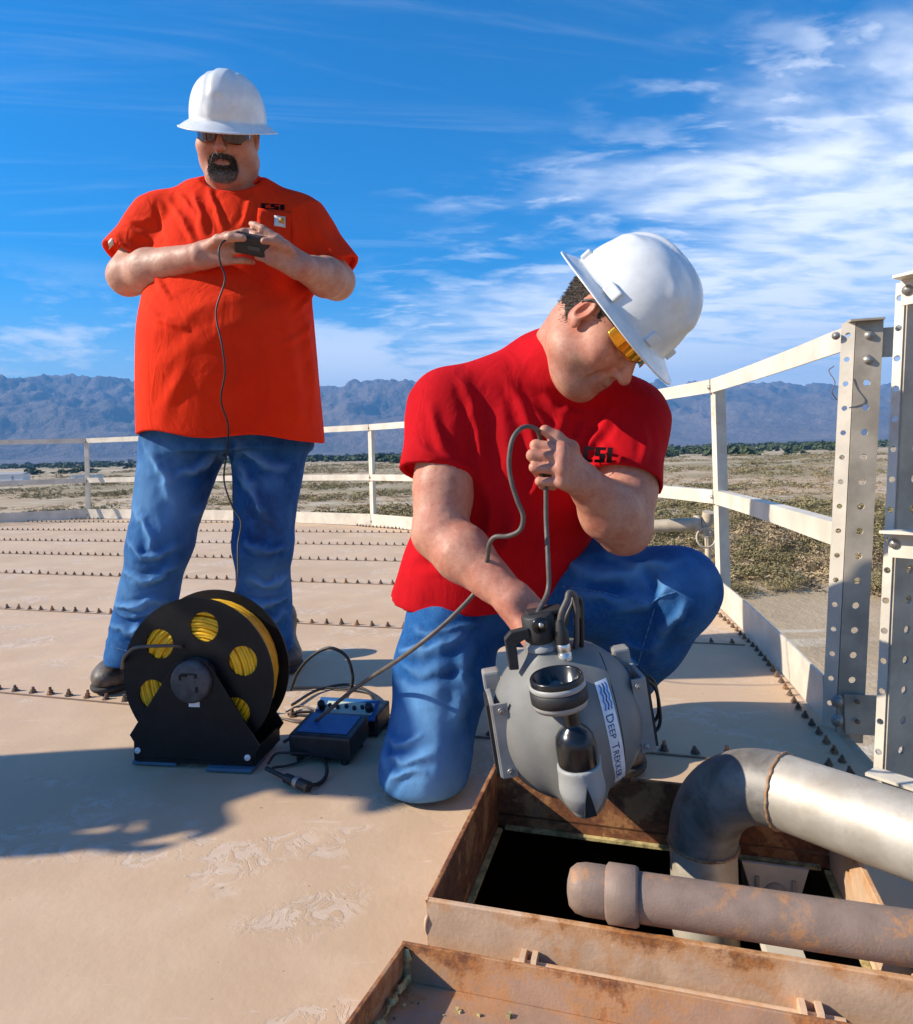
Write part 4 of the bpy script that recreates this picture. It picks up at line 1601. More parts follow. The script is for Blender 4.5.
def hard_hat(parent, C, R, s=1.0, style='rib', ax=0.116, ay=0.138, hgt=0.128, brim=0.040, droop=0.016, mat=None):
    """full-brim hard hat: shell with brim, ridges, slots and a sweatband"""
    nt, nr_c, nr_b = 96, 30, 9
    V = []
    th = np.linspace(0, 2 * math.pi, nt, endpoint=False)
    for i in range(1, nr_c + 1):
        a = i / nr_c * math.pi / 2
        rr, zz = math.sin(a) ** 0.76, math.cos(a) ** 0.92
        for t in th:
            x, y, z = ax * rr * math.cos(t), ay * rr * math.sin(t), hgt * zz
            n = unit(arr(x / ax ** 2, y / ay ** 2, max(z, 0.0) / hgt ** 2 + 1e-6))
            b = 0.0
            low = np.clip((z / hgt - 0.10) / 0.25, 0, 1)
            if style == 'rib':
                sm = lambda c, wd: 1 / (1 + np.exp((abs(x - c) - wd) / 0.0022))
                b += 0.0055 * sm(0, 0.021) * np.clip((z / hgt - 0.42) / 0.1, 0, 1)
                b += 0.0035 * (sm(0.045, 0.006) + sm(-0.045, 0.006)) * np.clip((z / hgt - 0.3) / 0.1, 0, 1)
                b += 0.0025 * sm(0, 0.034) * np.clip(z / hgt / 0.1, 0, 1)
            else:
                b += 0.011 / (1 + np.exp((abs(x) - 0.017) / 0.0026)) * np.clip((z / hgt - 0.38) / 0.16, 0, 1)
                b += 0.005 / (1 + np.exp((abs(abs(x) - 0.060) - 0.013) / 0.003)) * np.clip((z / hgt - 0.5) / 0.12, 0, 1) * (1 - np.clip((z / hgt - 0.72) / 0.1, 0, 1))
            p = arr(x, y, z) + n * b
            V.append(p)
    for i in range(1, nr_b + 1):
        f = i / nr_b
        for t in th:
            ext = brim * (1.0 + 0.22 * max(0, math.sin(t)) ** 2)
            r0 = arr(ax * math.cos(t), ay * math.sin(t), 0)
            d = unit(arr(math.cos(t) / ax, math.sin(t) / ay, 0))
            dr_ = droop * (0.75 + 0.35 * math.sin(t) ** 2)
            p = r0 + d * ext * f + arr(0, 0, -dr_ * f ** 1.25 - 0.002 + 0.0035 * max(0, f - 0.86) / 0.14)
            V.append(p)
    F = []
    rows = nr_c + nr_b
    for i in range(rows - 1):
        for j in range(nt):
            F.append((i * nt + j, (i + 1) * nt + j, (i + 1) * nt + (j + 1) % nt, i * nt + (j + 1) % nt))
    V.append(arr(0, 0, hgt + (0.0055 + 0.0025 if style == 'rib' else 0.011)))
    top = len(V) - 1
    F += [(top, j, (j + 1) % nt, (j + 1) % nt) for j in range(nt)]
    F = [f if f[2] != f[3] else f[:3] for f in F]
    W = np.array(V) * s @ R.T + C
    o = mesh_np('hard_hat', W, F, mat or M['hat'], parent, smooth=True)
    md = o.modifiers.new('thick', 'SOLIDIFY')
    md.thickness = 0.003
    md.offset = -1
    L = lambda x, y, z: C + R @ (arr(x, y, z) * s)
    # accessory slots beside the crown, band inside
    if style != 'rib':
        for sx in (-1, 1):
            for (t, l) in ((rad(8), 0.034), (rad(62), 0.024), (rad(-55), 0.024)):
                c = L(sx * (ax + 0.002) * math.cos(t), (ay + 0.002) * math.sin(t), 0.012)
                nn = unit(arr(sx * math.cos(t) / ax, math.sin(t) / ay, 0.0))
                tg = unit(np.cross([0, 0, 1], nn))
                RR_ = R @ np.array([tg, nn, [0, 0, 1]]).T
                MB().box(c, np.array((l, 0.012, 0.024)) * s, RR_, bev=0.003).build('slot_boss', M['hat'], o)
    band = MB()
    band.tube([L((ax - 0.012) * math.cos(t), (ay - 0.012) * math.sin(t), -0.004) for t in th[::4]], 0.008 * s, 6, closed=True)
    band.build('sweatband', M['frame'], o)
    return o


def glasses(parent, C, R, s, lens, wrap=0.083, drop=0.0, low=-0.020):
    L = lambda x, y, z: C + R @ (arr(x, y, z) * s)
    fr = MB()
    fwd = 0.112

    def pt(phi, z):
        return L(wrap * math.sin(phi) * 1.02, -0.002 + (fwd + 0.003) * math.cos(phi) ** 0.8 - 0.0, z + drop)
    ph = np.linspace(-rad(66), rad(66), 25)
    fr.tube([pt(a, 0.0205 - 0.003 * (a / 1.15) ** 2) for a in ph], 0.0026 * s, 6)
    for sx in (-1, 1):
        fr.tube(spline([pt(sx * rad(66), 0.0175), L(sx * 0.087, 0.025, 0.018 + drop), L(sx * 0.088, -0.005, 0.016 + drop), L(sx * 0.086, -0.022, -0.002 + drop)], 6), 0.0028 * s, 6)
    o = fr.build('glasses', M['frame'], parent)
    for sx in (-1, 1):
        V, F = [], []
        na, nz = 14, 8
        for i in range(na):
            f = i / (na - 1)
            a = sx * rad(7 + 58 * f)
            zt = 0.0195 - 0.003 * f ** 2
            zb = low - low * max(0, (f - 0.55) / 0.45) ** 2 + 0.013 * max(0, (0.28 - f) / 0.28) ** 1.5
            for j in range(nz):
                V.append(pt(a, zb + (zt - zb) * j / (nz - 1)))
        for i in range(na - 1):
            for j in range(nz - 1):
                F.append((i * nz + j, (i + 1) * nz + j, (i + 1) * nz + j + 1, i * nz + j + 1))
        lo = mesh_np('lens', V, F, lens, o, smooth=True)
        md = lo.modifiers.new('thick', 'SOLIDIFY')
        md.thickness = 0.002
    return o


def text_geo(body, size=1.0, bold=0.0):
    cu = bpy.data.curves.new('lettering', 'FONT')
    cu.body = body
    cu.size = size
    cu.resolution_u = 3
    cu.offset = bold * size
    to = bpy.data.objects.new('lettering', cu)
    COL.objects.link(to)
    dg = bpy.context.evaluated_depsgraph_get()
    me = to.evaluated_get(dg).to_mesh()
    bm_ = bmesh.new()
    bm_.from_mesh(me)
    bmesh.ops.subdivide_edges(bm_, edges=[e for e in bm_.edges if e.calc_length() > size * 0.12], cuts=2)
    bmesh.ops.triangulate(bm_, faces=bm_.faces[:])
    bm_.verts.index_update()
    V = np.array([v.co[:] for v in bm_.verts])
    F = [[v.index for v in f.verts] for f in bm_.faces]
    bm_.free()
    to.to_mesh_clear() if hasattr(to, 'to_mesh_clear') else None
    bpy.data.objects.remove(to)
    bpy.data.curves.remove(cu)
    return V, F


def stick_on(pts2, F, origin_px, ex, ey, surf_V, surf_N, lift=0.0015, nn=12):
    """lay flat artwork (2D, in px along ex, ey) on the cloth behind that place"""
    q = topix(surf_V)
    view = surf_V - arr(0, 0, CAM_H)
    front = (view * surf_N).sum(1) < 0
    Q, SV, SNn = q[front], surf_V[front], surf_N[front]
    out = []
    for (x, y) in pts2:
        p = np.asarray(origin_px) + np.asarray(ex) * x + np.asarray(ey) * y
        d2 = ((Q - p) ** 2).sum(1)
        idx = np.argpartition(d2, nn)[:nn]
        dep = SV[idx, 1]
        near = idx[dep < dep.min() + 0.03]
        w_ = 1 / (d2[near] + (0.5 if nn < 20 else 8.0))
        Y = (SV[near, 1] * w_).sum() / w_.sum()
        n = unit((SNn[near] * w_[:, None]).sum(0))
        out.append(P(p[0], p[1], Y) + n * lift)
    return np.array(out)


def print_on(pts2, origin_px, ex, ey, VV, NN, lift=0.0012):
    """flat print on a gently curved piece of cloth: follows a smooth fit of the cloth's front"""
    q = topix(VV)
    pp = np.array([np.asarray(origin_px) + np.asarray(ex) * x + np.asarray(ey) * y for x, y in pts2])
    lo_, hi_ = pp.min(0) - 1.5, pp.max(0) + 1.5
    front = ((VV - arr(0, 0, CAM_H)) * NN).sum(1) < 0
    sel = front & (q > lo_).all(1) & (q < hi_).all(1)
    Q, Y = q[sel], VV[sel, 1]
    ok = np.abs(Y - np.median(Y)) < 0.035
    Q, Y = Q[ok], Y[ok]
    c = Q.mean(0)
    B = lambda t: np.c_[np.ones(len(t)), (t - c), (t - c) ** 2, (t - c)[:, :1] * (t - c)[:, 1:]]
    k = np.linalg.lstsq(B(Q), Y, rcond=None)[0]
    off = np.percentile(B(Q) @ k - Y, 99.5) + lift
    return np.array([P(a[0], a[1], y - off) for a, y in zip(pp, B(pp) @ k)])


def strands(name, V, N, prob, n, ln, wd, comb, mat, parent, seed=1, col=None):
    """many short hairs rooted on a skin mesh; comb(root, normal) gives their lean"""
    r = np.random.default_rng(seed)
    p = np.clip(prob, 0, None)
    idx = r.choice(len(V), n, p=p / p.sum())
    root = V[idx] + r.normal(0, 0.0012, (n, 3))
    nn = N[idx]
    d = comb(root, nn) + r.normal(0, 0.28, (n, 3))
    d /= np.linalg.norm(d, axis=1)[:, None]
    side = np.cross(d, nn + r.normal(0, 0.4, (n, 3)))
    side /= np.linalg.norm(side, axis=1)[:, None] + 1e-9
    L = ln * r.uniform(0.6, 1.3, n)[:, None]
    W = np.concatenate([root - side * wd / 2, root + side * wd / 2, root + d * L * 0.6 + nn * L * 0.12 + side * wd * 0.3, root + d * L - nn * 0.0005], 1).reshape(-1, 3)
    F_ = (np.arange(n)[:, None] * 4 + np.array([[0, 1, 2, 3]]))
    c = None if col is None else np.repeat(col[idx], 4, axis=0)
    return tag(mesh_np(name, W, F_, mat, parent, smooth=False, col=c), kind='stuff')


def denim_tint(V, N, fade_c, dirt_c, ridge=None):
    q = V
    T = np.zeros((len(V), 3))
    if ridge is not None:                         # the crests of the folds wear pale
        T[:, 0] += np.clip(ridge / 0.012, -0.35, 1.0) * 0.55
    T[:, 0] += 0.22 * fbm(V * 16, 3, 12)
    for c, r, a in fade_c:
        T[:, 0] += a * np.exp(-(((q - c) / r) ** 2).sum(1))
    for c, r, a in dirt_c:
        T[:, 1] += a * np.exp(-(((q - c) / r) ** 2).sum(1)) * np.clip(0.6 + fbm(q * 30, 3, 8), 0, 1)
    return np.clip(T, 0, 1)


def boot(parent, heel, toe, up=0.115, s=1.0, lean=(0, 0, 0)):
    """laced work boot: leather upper, rubber sole"""
    d = unit(toe - heel)
    L = np.linalg.norm(toe - heel)
    sd = unit(np.cross(d, [0, 0, 1]))
    Rf = np.array([d, sd, [0, 0, 1]]).T
    lo = np.minimum(heel, toe) - 0.09
    hi = np.maximum(heel, toe) + 0.09
    hi[2] = heel[2] + up + 0.09
    lo[2] = heel[2] - 0.01
    F = Field(lo, hi, 0.004)
    c = lambda f, o, z: heel + d * L * f + sd * o + arr(0, 0, z)
    F.ell(c(0.80, 0, 0.042), (0.072 * s, 0.050 * s, 0.038 * s), Rf, 0.02)
    F.ell(c(0.45, 0, 0.050), (0.110 * s, 0.043 * s, 0.040 * s), Rf, 0.03)
    F.ell(c(0.14, 0, 0.048), (0.048 * s, 0.040 * s, 0.042 * s), Rf, 0.02)
    F.cap(c(0.52, 0, 0.065), c(0.25, 0, 0.115), 0.036 * s, 0.044 * s, 0.03)
    F.cap(c(0.18, 0, 0.06), c(0.17, 0, up + 0.02), 0.043 * s, 0.052 * s, 0.02)
    F.plane_cut(heel + arr(0, 0, 0.018), (0, 0, -1), 0.004)
    V, Fc = F.mesh(1)
    V = cloth_noise(V, normals(V, Fc), 31, 0.003, (40, 40, 30))
    o = mesh_np('boot', V, Fc, M['boot'], parent)
    so = Field(lo, hi, 0.004)
    so.ell(c(0.78, 0, 0.016), (0.078 * s, 0.054 * s, 0.03), Rf, 0.01)
    so.ell(c(0.42, 0, 0.016), (0.11 * s, 0.042 * s, 0.03), Rf, 0.02)
    so.ell(c(0.12, 0, 0.016), (0.05 * s, 0.044 * s, 0.03), Rf, 0.02)
    so.plane_cut(heel + arr(0, 0, 0.022), (0, 0, 1), 0.003)
    so.plane_cut(heel + arr(0, 0, 0.001), (0, 0, -1), 0.003)
    Vs, Fs = so.mesh(1)
    mesh_np('sole', Vs, Fs, M['sole'], o)
    lc = MB()
    for kf in range(4):
        a = c(0.62 - 0.085 * kf, -0.020, 0.078 + 0.016 * kf)
        b = c(0.58 - 0.085 * kf, 0.020, 0.082 + 0.016 * kf)
        lc.tube(spline([a, (a + b) / 2 + arr(0, 0, 0.012) + d * 0.004, b], 5), 0.0022, 5)
    tag(lc.build('laces', M['sole'], o), kind='stuff')
    return o

# ================================================================== CABLE REEL
M['black_plate'] = plain('black_powder_coat', (0.006, 0.006, 0.0065), 0.5, 0, 0.3, 25, 0.15, Specular_IOR_Level=0.3)
M['grey_plastic'] = plain('dark_grey_hub', (0.06, 0.06, 0.062), 0.5, 0, 0.3, 60, 0.3)
M['yellow'] = plain('yellow_tether', (0.86, 0.47, 0.008), 0.45, 0, 0.12, 30)
M['blue_feet'] = plain('blue_rubber_foot', (0.055, 0.12, 0.18), 0.6)
M['white_tag'] = plain('white_sticker', (0.75, 0.75, 0.74), 0.5)
RDX = unit(arr(1, -0.15, 0))                         # along the face of the reel
RDN = unit(arr(-0.15, -1, 0))                                            # out of the front face
RRM = np.array([RDX, [0, 0, 1], RDN]).T              # local: x along, y up, z to the camera
rc = P(198, 690, 1.565)
rc[2] = 0.197
RAD = 0.184
GAP = 0.088
reel = thing('cable_reel', 'black cable reel wound with yellow tether on a low stand', 'cable reel', (rc[0], rc[1], 0))


def flange(zc, holes):
    """disc with six round windows"""
    n = 96
    bm_ = bmesh.new()
    ring_o = [bm_.verts.new((RAD * math.cos(a), RAD * math.sin(a), 0)) for a in np.arange(n) * 2 * math.pi / n]
    edges_ = [bm_.edges.new((ring_o[i], ring_o[(i + 1) % n])) for i in range(n)]
    for h in range(6):
        a0 = h * math.pi / 3 + rad(20)
        c = (0.119 * math.cos(a0), 0.119 * math.sin(a0))
        r = [bm_.verts.new((c[0] + 0.0345 * math.cos(a), c[1] + 0.0345 * math.sin(a), 0)) for a in np.arange(28) * 2 * math.pi / 28]
        edges_ += [bm_.edges.new((r[i], r[(i + 1) % 28])) for i in range(28)]
    bmesh.ops.triangle_fill(bm_, use_beauty=True, use_dissolve=False, edges=edges_)
    bm_.faces.ensure_lookup_table()
    kill = []
    for f in bm_.faces:
        q = f.calc_center_median()
        for h in range(6):
            a0 = h * math.pi / 3 + rad(20)
            if (q.x - 0.119 * math.cos(a0)) ** 2 + (q.y - 0.119 * math.sin(a0)) ** 2 < 0.0335 ** 2:
                kill.append(f)
                break
    bmesh.ops.delete(bm_, geom=kill, context='FACES_ONLY')
    bm_.verts.index_update()
    V = [rc + RRM @ (np.array(v.co) + [0, 0, zc]) for v in bm_.verts]
    Fs = [[v.index for v in f.verts] for f in bm_.faces]
    bm_.free()
    o = mesh_np('flange', V, Fs, M['black_plate'], reel, smooth=False)
    md = o.modifiers.new('thick', 'SOLIDIFY')
    md.thickness = 0.004
    md.offset = 0
    return o


flange(0.0, True)
flange(-GAP, True)
# windings: layers of tether, each turn slightly out of step
hub = MB()
hub.lathe([(0.06, -GAP + 0.003), (0.06, -0.003)], rc, RDN, 40)
hub.build('drum', M['black_plate'], reel)
wd = []
cr_ = 0.0042
path = []
for layer in range(5):
    rr_ = 0.132 + layer * 0.0062
    zz = np.linspace(-GAP + 0.006, -0.006, 12) if layer % 2 == 0 else np.linspace(-0.006, -GAP + 0.006, 12)
    for k, z0 in enumerate(zz):
        z1 = zz[min(k + 1, 11)]
        jr = RNG.normal(0, 0.0018)
        ph = RNG.uniform(0, 6.28)
        for a in np.linspace(0, 2 * math.pi, 34, endpoint=False):
            f = a / (2 * math.pi)
            r_ = rr_ + jr + 0.0022 * math.sin(2 * a + ph)
            path.append(rc + RRM @ arr(r_ * math.cos(a), r_ * math.sin(a), z0 + (z1 - z0) * f + 0.002 * math.sin(a + ph)))
MB().tube(path, cr_, 6).build('wound_tether', M['yellow'], reel)
# yellow face turns seen through the windows: spiral pressed against each flange
for zf in (-0.0050, -GAP + 0.0050):
    path = []
    for i in range(9 * 40):
        a = i * 2 * math.pi / 40
        r_ = 0.071 + i / (9 * 40) * 0.066 + 0.0012 * math.sin(a * 2.3)
        path.append(rc + RRM @ arr(r_ * math.cos(a) + 0.003 * math.sin(a * .37), r_ * math.sin(a), zf + 0.0012 * math.sin(a * 1.7)))
    MB().tube(path, 0.0042, 6).build('tether_side', M['yellow'], reel)
MB().lathe([(0.070, -0.0085), (0.138, -0.0085)], rc, RDN, 40).build('tether_core', M['yellow'], reel)
# stand: trapezoid plate front and back, folded base, hub cap
for zf, nm in ((0.020, 'stand_plate'), (-GAP - 0.022, 'stand_plate')):
    poly = [(-0.148, -rc[2] + 0.012), (0.140, -rc[2] + 0.012), (0.140, -rc[2] + 0.030), (0.158, -rc[2] + 0.055), (0.050, 0.028), (0.036, 0.045), (-0.036, 0.045), (-0.050, 0.028), (-0.158, -rc[2] + 0.070), (-0.148, -rc[2] + 0.055)]
    MB().prism(poly, rc + RDN * zf, RRM, 0.004).build(nm, M['black_plate'], reel, bevel=0.001)
MB().box(rc + arr(0, 0, -rc[2] + 0.016) + RDN * (-GAP / 2), (0.285, 0.008, GAP + 0.05), RRM).build('base_tray', M['black_plate'], reel)
for s_ in (-1, 1):
    MB().box(rc + RDX * 0.144 * s_ + arr(0, 0, -rc[2] + 0.030) + RDN * (-GAP / 2), (0.004, 0.036, GAP + 0.046), RRM).build('end_lip', M['black_plate'], reel)
mb = MB()
mb.lathe([(0.0, 0.037), (0.041, 0.037), (0.047, 0.033), (0.048, 0.024), (0.048, 0.0)], rc, RDN, 36)
hubc = mb.build('hub_cap', M['grey_plastic'], reel)
for (x, y, sx, sy) in ((-0.014, 0.016, 0.018, 0.004), (0.016, 0.016, 0.006, 0.010), (-0.022, 0.012, 0.004, 0.012), (0.018, -0.014, 0.006, 0.012), (-0.004, 0.020, 0.03, 0.003)):
    MB().box(rc + RRM @ arr(x, y, 0.0372), (sx, sy, 0.003), RRM).build('hub_detail', M['black_plate'], hubc)
MB().box(rc + RRM @ arr(0.004, -0.052, 0.0245), (0.026, 0.011, 0.0015), RRM).build('label_sticker', M['white_tag'], reel)
for (x, y) in ((-0.138, -rc[2] + 0.036), (0.128, -rc[2] + 0.030), (0.0, 0.040)):
    bolt_head(rc + RRM @ arr(x, y, 0.0235), RDN, 0.0055 if y < 0 else 0.004, M['white_tag'] if y < 0 else M['galv_bolt'], reel, 'screw_head')
for (x, z) in ((-0.10, 0.018), (0.09, 0.035)):
    MB().box(rc + RRM @ arr(x, -rc[2] + 0.006, z - 0.03), (0.11, 0.008, 0.07), RRM).build('rubber_foot', M['blue_feet'], reel, bevel=0.002)

# ================================================================== CONTROL BOX AND BATTERY UNIT
M['box_black'] = plain('black_box_plastic', (0.016, 0.016, 0.018), 0.45, 0, 0.3, 40, 0.2)
M['box_blue'] = plain('blue_panel', (0.012, 0.105, 0.29), 0.5)
M['panel_pale'] = plain('pale_green_panel', (0.52, 0.58, 0.46), 0.5)
bx = P(330, 738, 1.60)
bx[2] = 0
BA = rad(-13)
BR = rotz(BA)
box1 = thing('control_box', 'small black control box with a blue top panel on the roof', 'control box', tuple(bx))
bp = lambda x, y, z: bx + BR @ arr(x, y, z)
BT = BR @ np.array(Matrix.Rotation(rad(7), 3, 'X'))
MB().box(bp(0, 0, 0.043), (0.150, 0.120, 0.052), BR @ np.array(Matrix.Rotation(rad(4), 3, 'X')), bev=0.006).build('case', M['box_black'], box1)
MB().box(bp(0, 0, 0.0695), (0.122, 0.090, 0.004), BR @ np.array(Matrix.Rotation(rad(4), 3, 'X')), bev=0.001).build('top_panel', M['box_blue'], box1)
for (x, y) in ((-0.055, -0.045), (0.055, -0.045), (-0.055, 0.045), (0.055, 0.045)):
    MB().cyl(bp(x, y, 0), bp(x, y, 0.022), 0.008, n=10).build('foot', M['box_black'], box1)
b2 = P(352, 728, 1.735)
b2[2] = 0
box2 = thing('battery_unit', 'low black unit with pale switch panel and knobs behind the control box', 'control unit', tuple(b2))
q2 = lambda x, y, z: b2 + BR @ arr(x, y, z)
MB().box(q2(0, 0.01, 0.030), (0.165, 0.10, 0.056), BR, bev=0.006).build('case', M['box_black'], box2)
RT = BR @ np.array(Matrix.Rotation(rad(32), 3, 'X'))
MB().box(q2(0, -0.030, 0.063), (0.160, 0.060, 0.006), RT, bev=0.001).build('panel_bezel', M['box_blue'], box2)
pn = MB().box(q2(0.008, -0.031, 0.0655), (0.125, 0.034, 0.005), RT).build('switch_panel', M['panel_pale'], box2)
for i, x in enumerate((-0.052, -0.030, -0.008, 0.014, 0.034)):
    c = q2(0.008, -0.031, 0.0655) + RT @ arr(x, 0.002 * (-1) ** i, 0.0025)
    MB().cyl(c, c + RT @ arr(0, 0, 0.006), 0.005, n=12).build('switch', M['box_black'], pn)
for x in (-0.064, 0.062):
    c = q2(x, -0.034, 0.066)
    mb = MB()
    mb.lathe([(0.010, 0), (0.010, 0.014), (0.0085, 0.018), (0.0, 0.018)], c, RT @ arr(0, 0, 1), 16)
    mb.build('knob', M['box_black'], box2)

# ================================================================== CABLES ON THE ROOF
M['cable'] = plain('black_cable', (0.016, 0.015, 0.015), 0.5, 0, 0.3, 50)
M['cable_grey'] = plain('grey_brown_tether', (0.105, 0.085, 0.070), 0.55, 0, 0.2, 50)


def lay(name, pts, r, mat, label, cat='cable', n=10):
    sp = spline(np.array(pts), n)
    sp[:, 2] = np.maximum(sp[:, 2], r)
    o = MB().tube(sp, r, 8).build(name, mat, org=sp[-1])
    return tag(o, label, cat)


g = lambda x, y, z=0.004: G(x, y, z)
lay('loose_cable', [g(292, 705), g(318, 690), g(352, 685), g(378, 700), g(360, 714), g(330, 712), g(296, 712)], 0.0042, M['cable'], 'flat coil of black cable between the reel and the kneeling man')
lay('loose_cable', [g(290, 688), g(330, 688), g(366, 692), g(372, 704), g(352, 714), g(318, 716), g(288, 714)], 0.0038, M['cable'], 'lower loop of the black cable coil lying on the roof')
lay('loose_cable', [g(280, 718), g(302, 722), g(318, 712), g(300, 706), g(286, 712)], 0.0026, M['cable_grey'], 'thin grey cable loop tucked against the reel rim', )
lay('arched_cable', [P(291, 690, 1.78), P(298, 672, 1.76), P(312, 656, 1.74), P(330, 648, 1.72), P(346, 656, 1.72), P(352, 672, 1.72), P(352, 686, 1.74), g(346, 700)], 0.0042, M['cable'], 'black cable arching up off the roof beside the reel')
lay('patch_lead', [g(266, 768, 0.02), g(280, 775, 0.012), g(292, 781, 0.012)], 0.005, M['cable'], 'short black lead from the reel base to the plug')
lay('patch_lead', [g(304, 785, 0.012), g(318, 784, 0.006), g(326, 776, 0.006), g(326, 764, 0.02), P(320, 757, 1.60)], 0.0042, M['cable'], 'short black lead curling from the plug up to the control box')
lay('patch_lead', [g(268, 764, 0.02), g(276, 754, 0.03), g(292, 753, 0.03), g(312, 755, 0.02), g(294, 764, 0.006), g(272, 768, 0.01)], 0.0028, M['cable'], 'thin black lead looped flat beside the reel base')
pl = thing('cable_plug', 'black cable plug with a metal locking ring on the roof', 'plug', tuple(g(298, 783)))
a, b = g(286, 778, 0.013), g(309, 787, 0.013)
for f0, f1, r, mt in ((0, 0.42, 0.010, 'cable'), (0.42, 0.58, 0.0115, 'galv_bolt'), (0.58, 1.0, 0.0105, 'cable')):
    MB().cyl(a + (b - a) * f0, a + (b - a) * f1, r, n=14).build('plug_body' if mt == 'cable' else 'locking_ring', M[mt], pl)

# ================================================================== UNDERWATER VEHICLE
M['rov_grey'] = plain('grey_moulded_hull', (0.185, 0.18, 0.165), 0.5, 0, 0.08, 18, 0.1)
M['rov_light'] = plain('pale_grey_cap', (0.33, 0.32, 0.295), 0.45, 0, 0.08, 18, 0.1)
M['rov_black'] = plain('satin_black_tube', (0.010, 0.010, 0.011), 0.22, 0, 0.2, 18, 0.05)
M['rov_rubber'] = plain('black_rubber', (0.022, 0.021, 0.021), 0.6, 0, 0.2, 30, 0.2)
M['rov_plate'] = plain('grey_side_plate', (0.30, 0.295, 0.275), 0.45, 0.1, 0.15, 18)
M['sticker_white'] = plain('white_vinyl', (0.80, 0.80, 0.80), 0.4)
M['sticker_blue'] = plain('navy_vinyl', (0.012, 0.05, 0.20), 0.4)
M['sticker_sky'] = plain('blue_vinyl', (0.02, 0.20, 0.55), 0.4)
M['silver'] = plain('silver_connector', (0.62, 0.58, 0.52), 0.3, 0.9, 0.2, 60)
vc = P(567, 716, 1.185)
vz = unit(arr(-0.13, -0.03, 0.99))
vy = unit(arr(0.05, -1.0, -0.02) - vz * np.dot(arr(0.05, -1.0, -0.02), vz))      # towards the camera
vx = np.cross(vy, vz) * -1
if vx[0] < 0:
    vx = -vx
VR = np.array([vx, vy, vz]).T
vp_ = lambda x, y, z: vc + VR @ arr(x, y, z)
VB = 0.130
rov = thing('underwater_vehicle', 'round grey inspection vehicle hanging over the hatch corner', 'underwater robot', tuple(vc - arr(0, 0, VB)))
# hull: ball with a flattened back, a raised front spine and a parting line
F = Field(vc - 0.18, vc + 0.19, 0.0025)
F.ell(vc, (VB, VB * 0.93, VB * 1.02), VR, 0.01)
F.cap(vp_(-0.024, 0.055, 0.080), vp_(-0.014, 0.098, 0.02), 0.040, 0.032, 0.03)
F.cap(vp_(-0.014, 0.098, 0.02), vp_(-0.006, 0.098, -0.085), 0.034, 0.034, 0.03)
F.cap(vp_(-0.028, 0.02, 0.110), vp_(-0.028, 0.02, 0.135), 0.034, 0.028, 0.02)
V, Fc = F.mesh(12)
hull = mesh_np('hull', V, Fc, M['rov_grey'], rov)
hullV, hullN = V, normals(V, Fc)
for sx, nm in ((-0.40, 'parting_line'), (0.52, 'parting_line')):
    pts = []
    for a in np.linspace(rad(-75), rad(75), 40):
        x = VB * sx
        r = VB * math.sqrt(1 - sx * sx)
        pts.append(vp_(x, r * 0.93 * math.cos(a), r * 1.02 * math.sin(a)))
    MB().tube(pts, 0.0008, 5).build(nm, M['rov_rubber'], hull)
# front tube: cup ring, neck, bottle, pale cap with black fin
cu = vp_(-0.026, 0.128, 0.098)
mb = MB()
mb.lathe([(0.030, -0.020), (0.041, -0.022), (0.043, -0.016), (0.043, -0.013)], cu, vz, 40)
mb.build('cup_base', M['rov_light'], rov)
mb = MB()
mb.lathe([(0.0425, -0.013), (0.0445, -0.012), (0.0445, 0.004), (0.0425, 0.006)], cu, vz, 40)
mb.build('rubber_band', M['rov_rubber'], rov)
mb = MB()
mb.lathe([(0.0415, 0.006), (0.0435, 0.008), (0.0435, 0.013), (0.0415, 0.015)], cu, vz, 40)
mb.build('cup_ring', M['rov_light'], rov)
mb = MB()
mb.lathe([(0.0, -0.012), (0.034, -0.012), (0.037, 0.024), (0.0395, 0.026), (0.0415, 0.023), (0.0415, 0.015)], cu, vz, 40)
mb.build('cup_rim', M['rov_black'], rov)
b0 = vp_(-0.014, 0.138, -0.012)
mb = MB()
mb.lathe([(0.0305, 0.0), (0.031, 0.006), (0.031, 0.030), (0.029, 0.042), (0.022, 0.052), (0.0135, 0.058), (0.0125, 0.062), (0.0125, 0.092)], b0, vz, 36)
mb.build('lamp_tube', M['rov_black'], rov)
F = Field(b0 - 0.13, b0 + 0.05, 0.0026)
F.cap(b0 - vz * 0.004, b0 - vz * 0.040, 0.034, 0.033, 0.004)
F.cap(b0 - vz * 0.040, b0 - vz * 0.072 + vy * -0.004, 0.033, 0.021, 0.01)
F.cap(b0 - vz * 0.0 - vy * 0.03 + vx * 0.010, b0 - vz * 0.07 - vy * 0.03 + vx * 0.008, 0.033, 0.026, 0.01)
F.plane_cut(b0 - vz * 0.001, vz, 0.003)
F.plane_cut(b0 - vz * 0.086, -vz, 0.012)
V, Fc = F.mesh(1)
mesh_np('lamp_cap', V, Fc, M['rov_light'], rov)
MB().prism([(-0.008, -0.068), (0.011, -0.068), (0.006, -0.040), (0.001, -0.020), (-0.004, -0.040)], b0 + vy * 0.0305, np.array([vx, unit(vz + 0.16 * vy), np.cross(vx, unit(vz + 0.16 * vy))]).T, 0.012 if np.dot(np.cross(vx, vz), vy) > 0 else -0.012).build('cap_fin', M['rov_rubber'], rov)
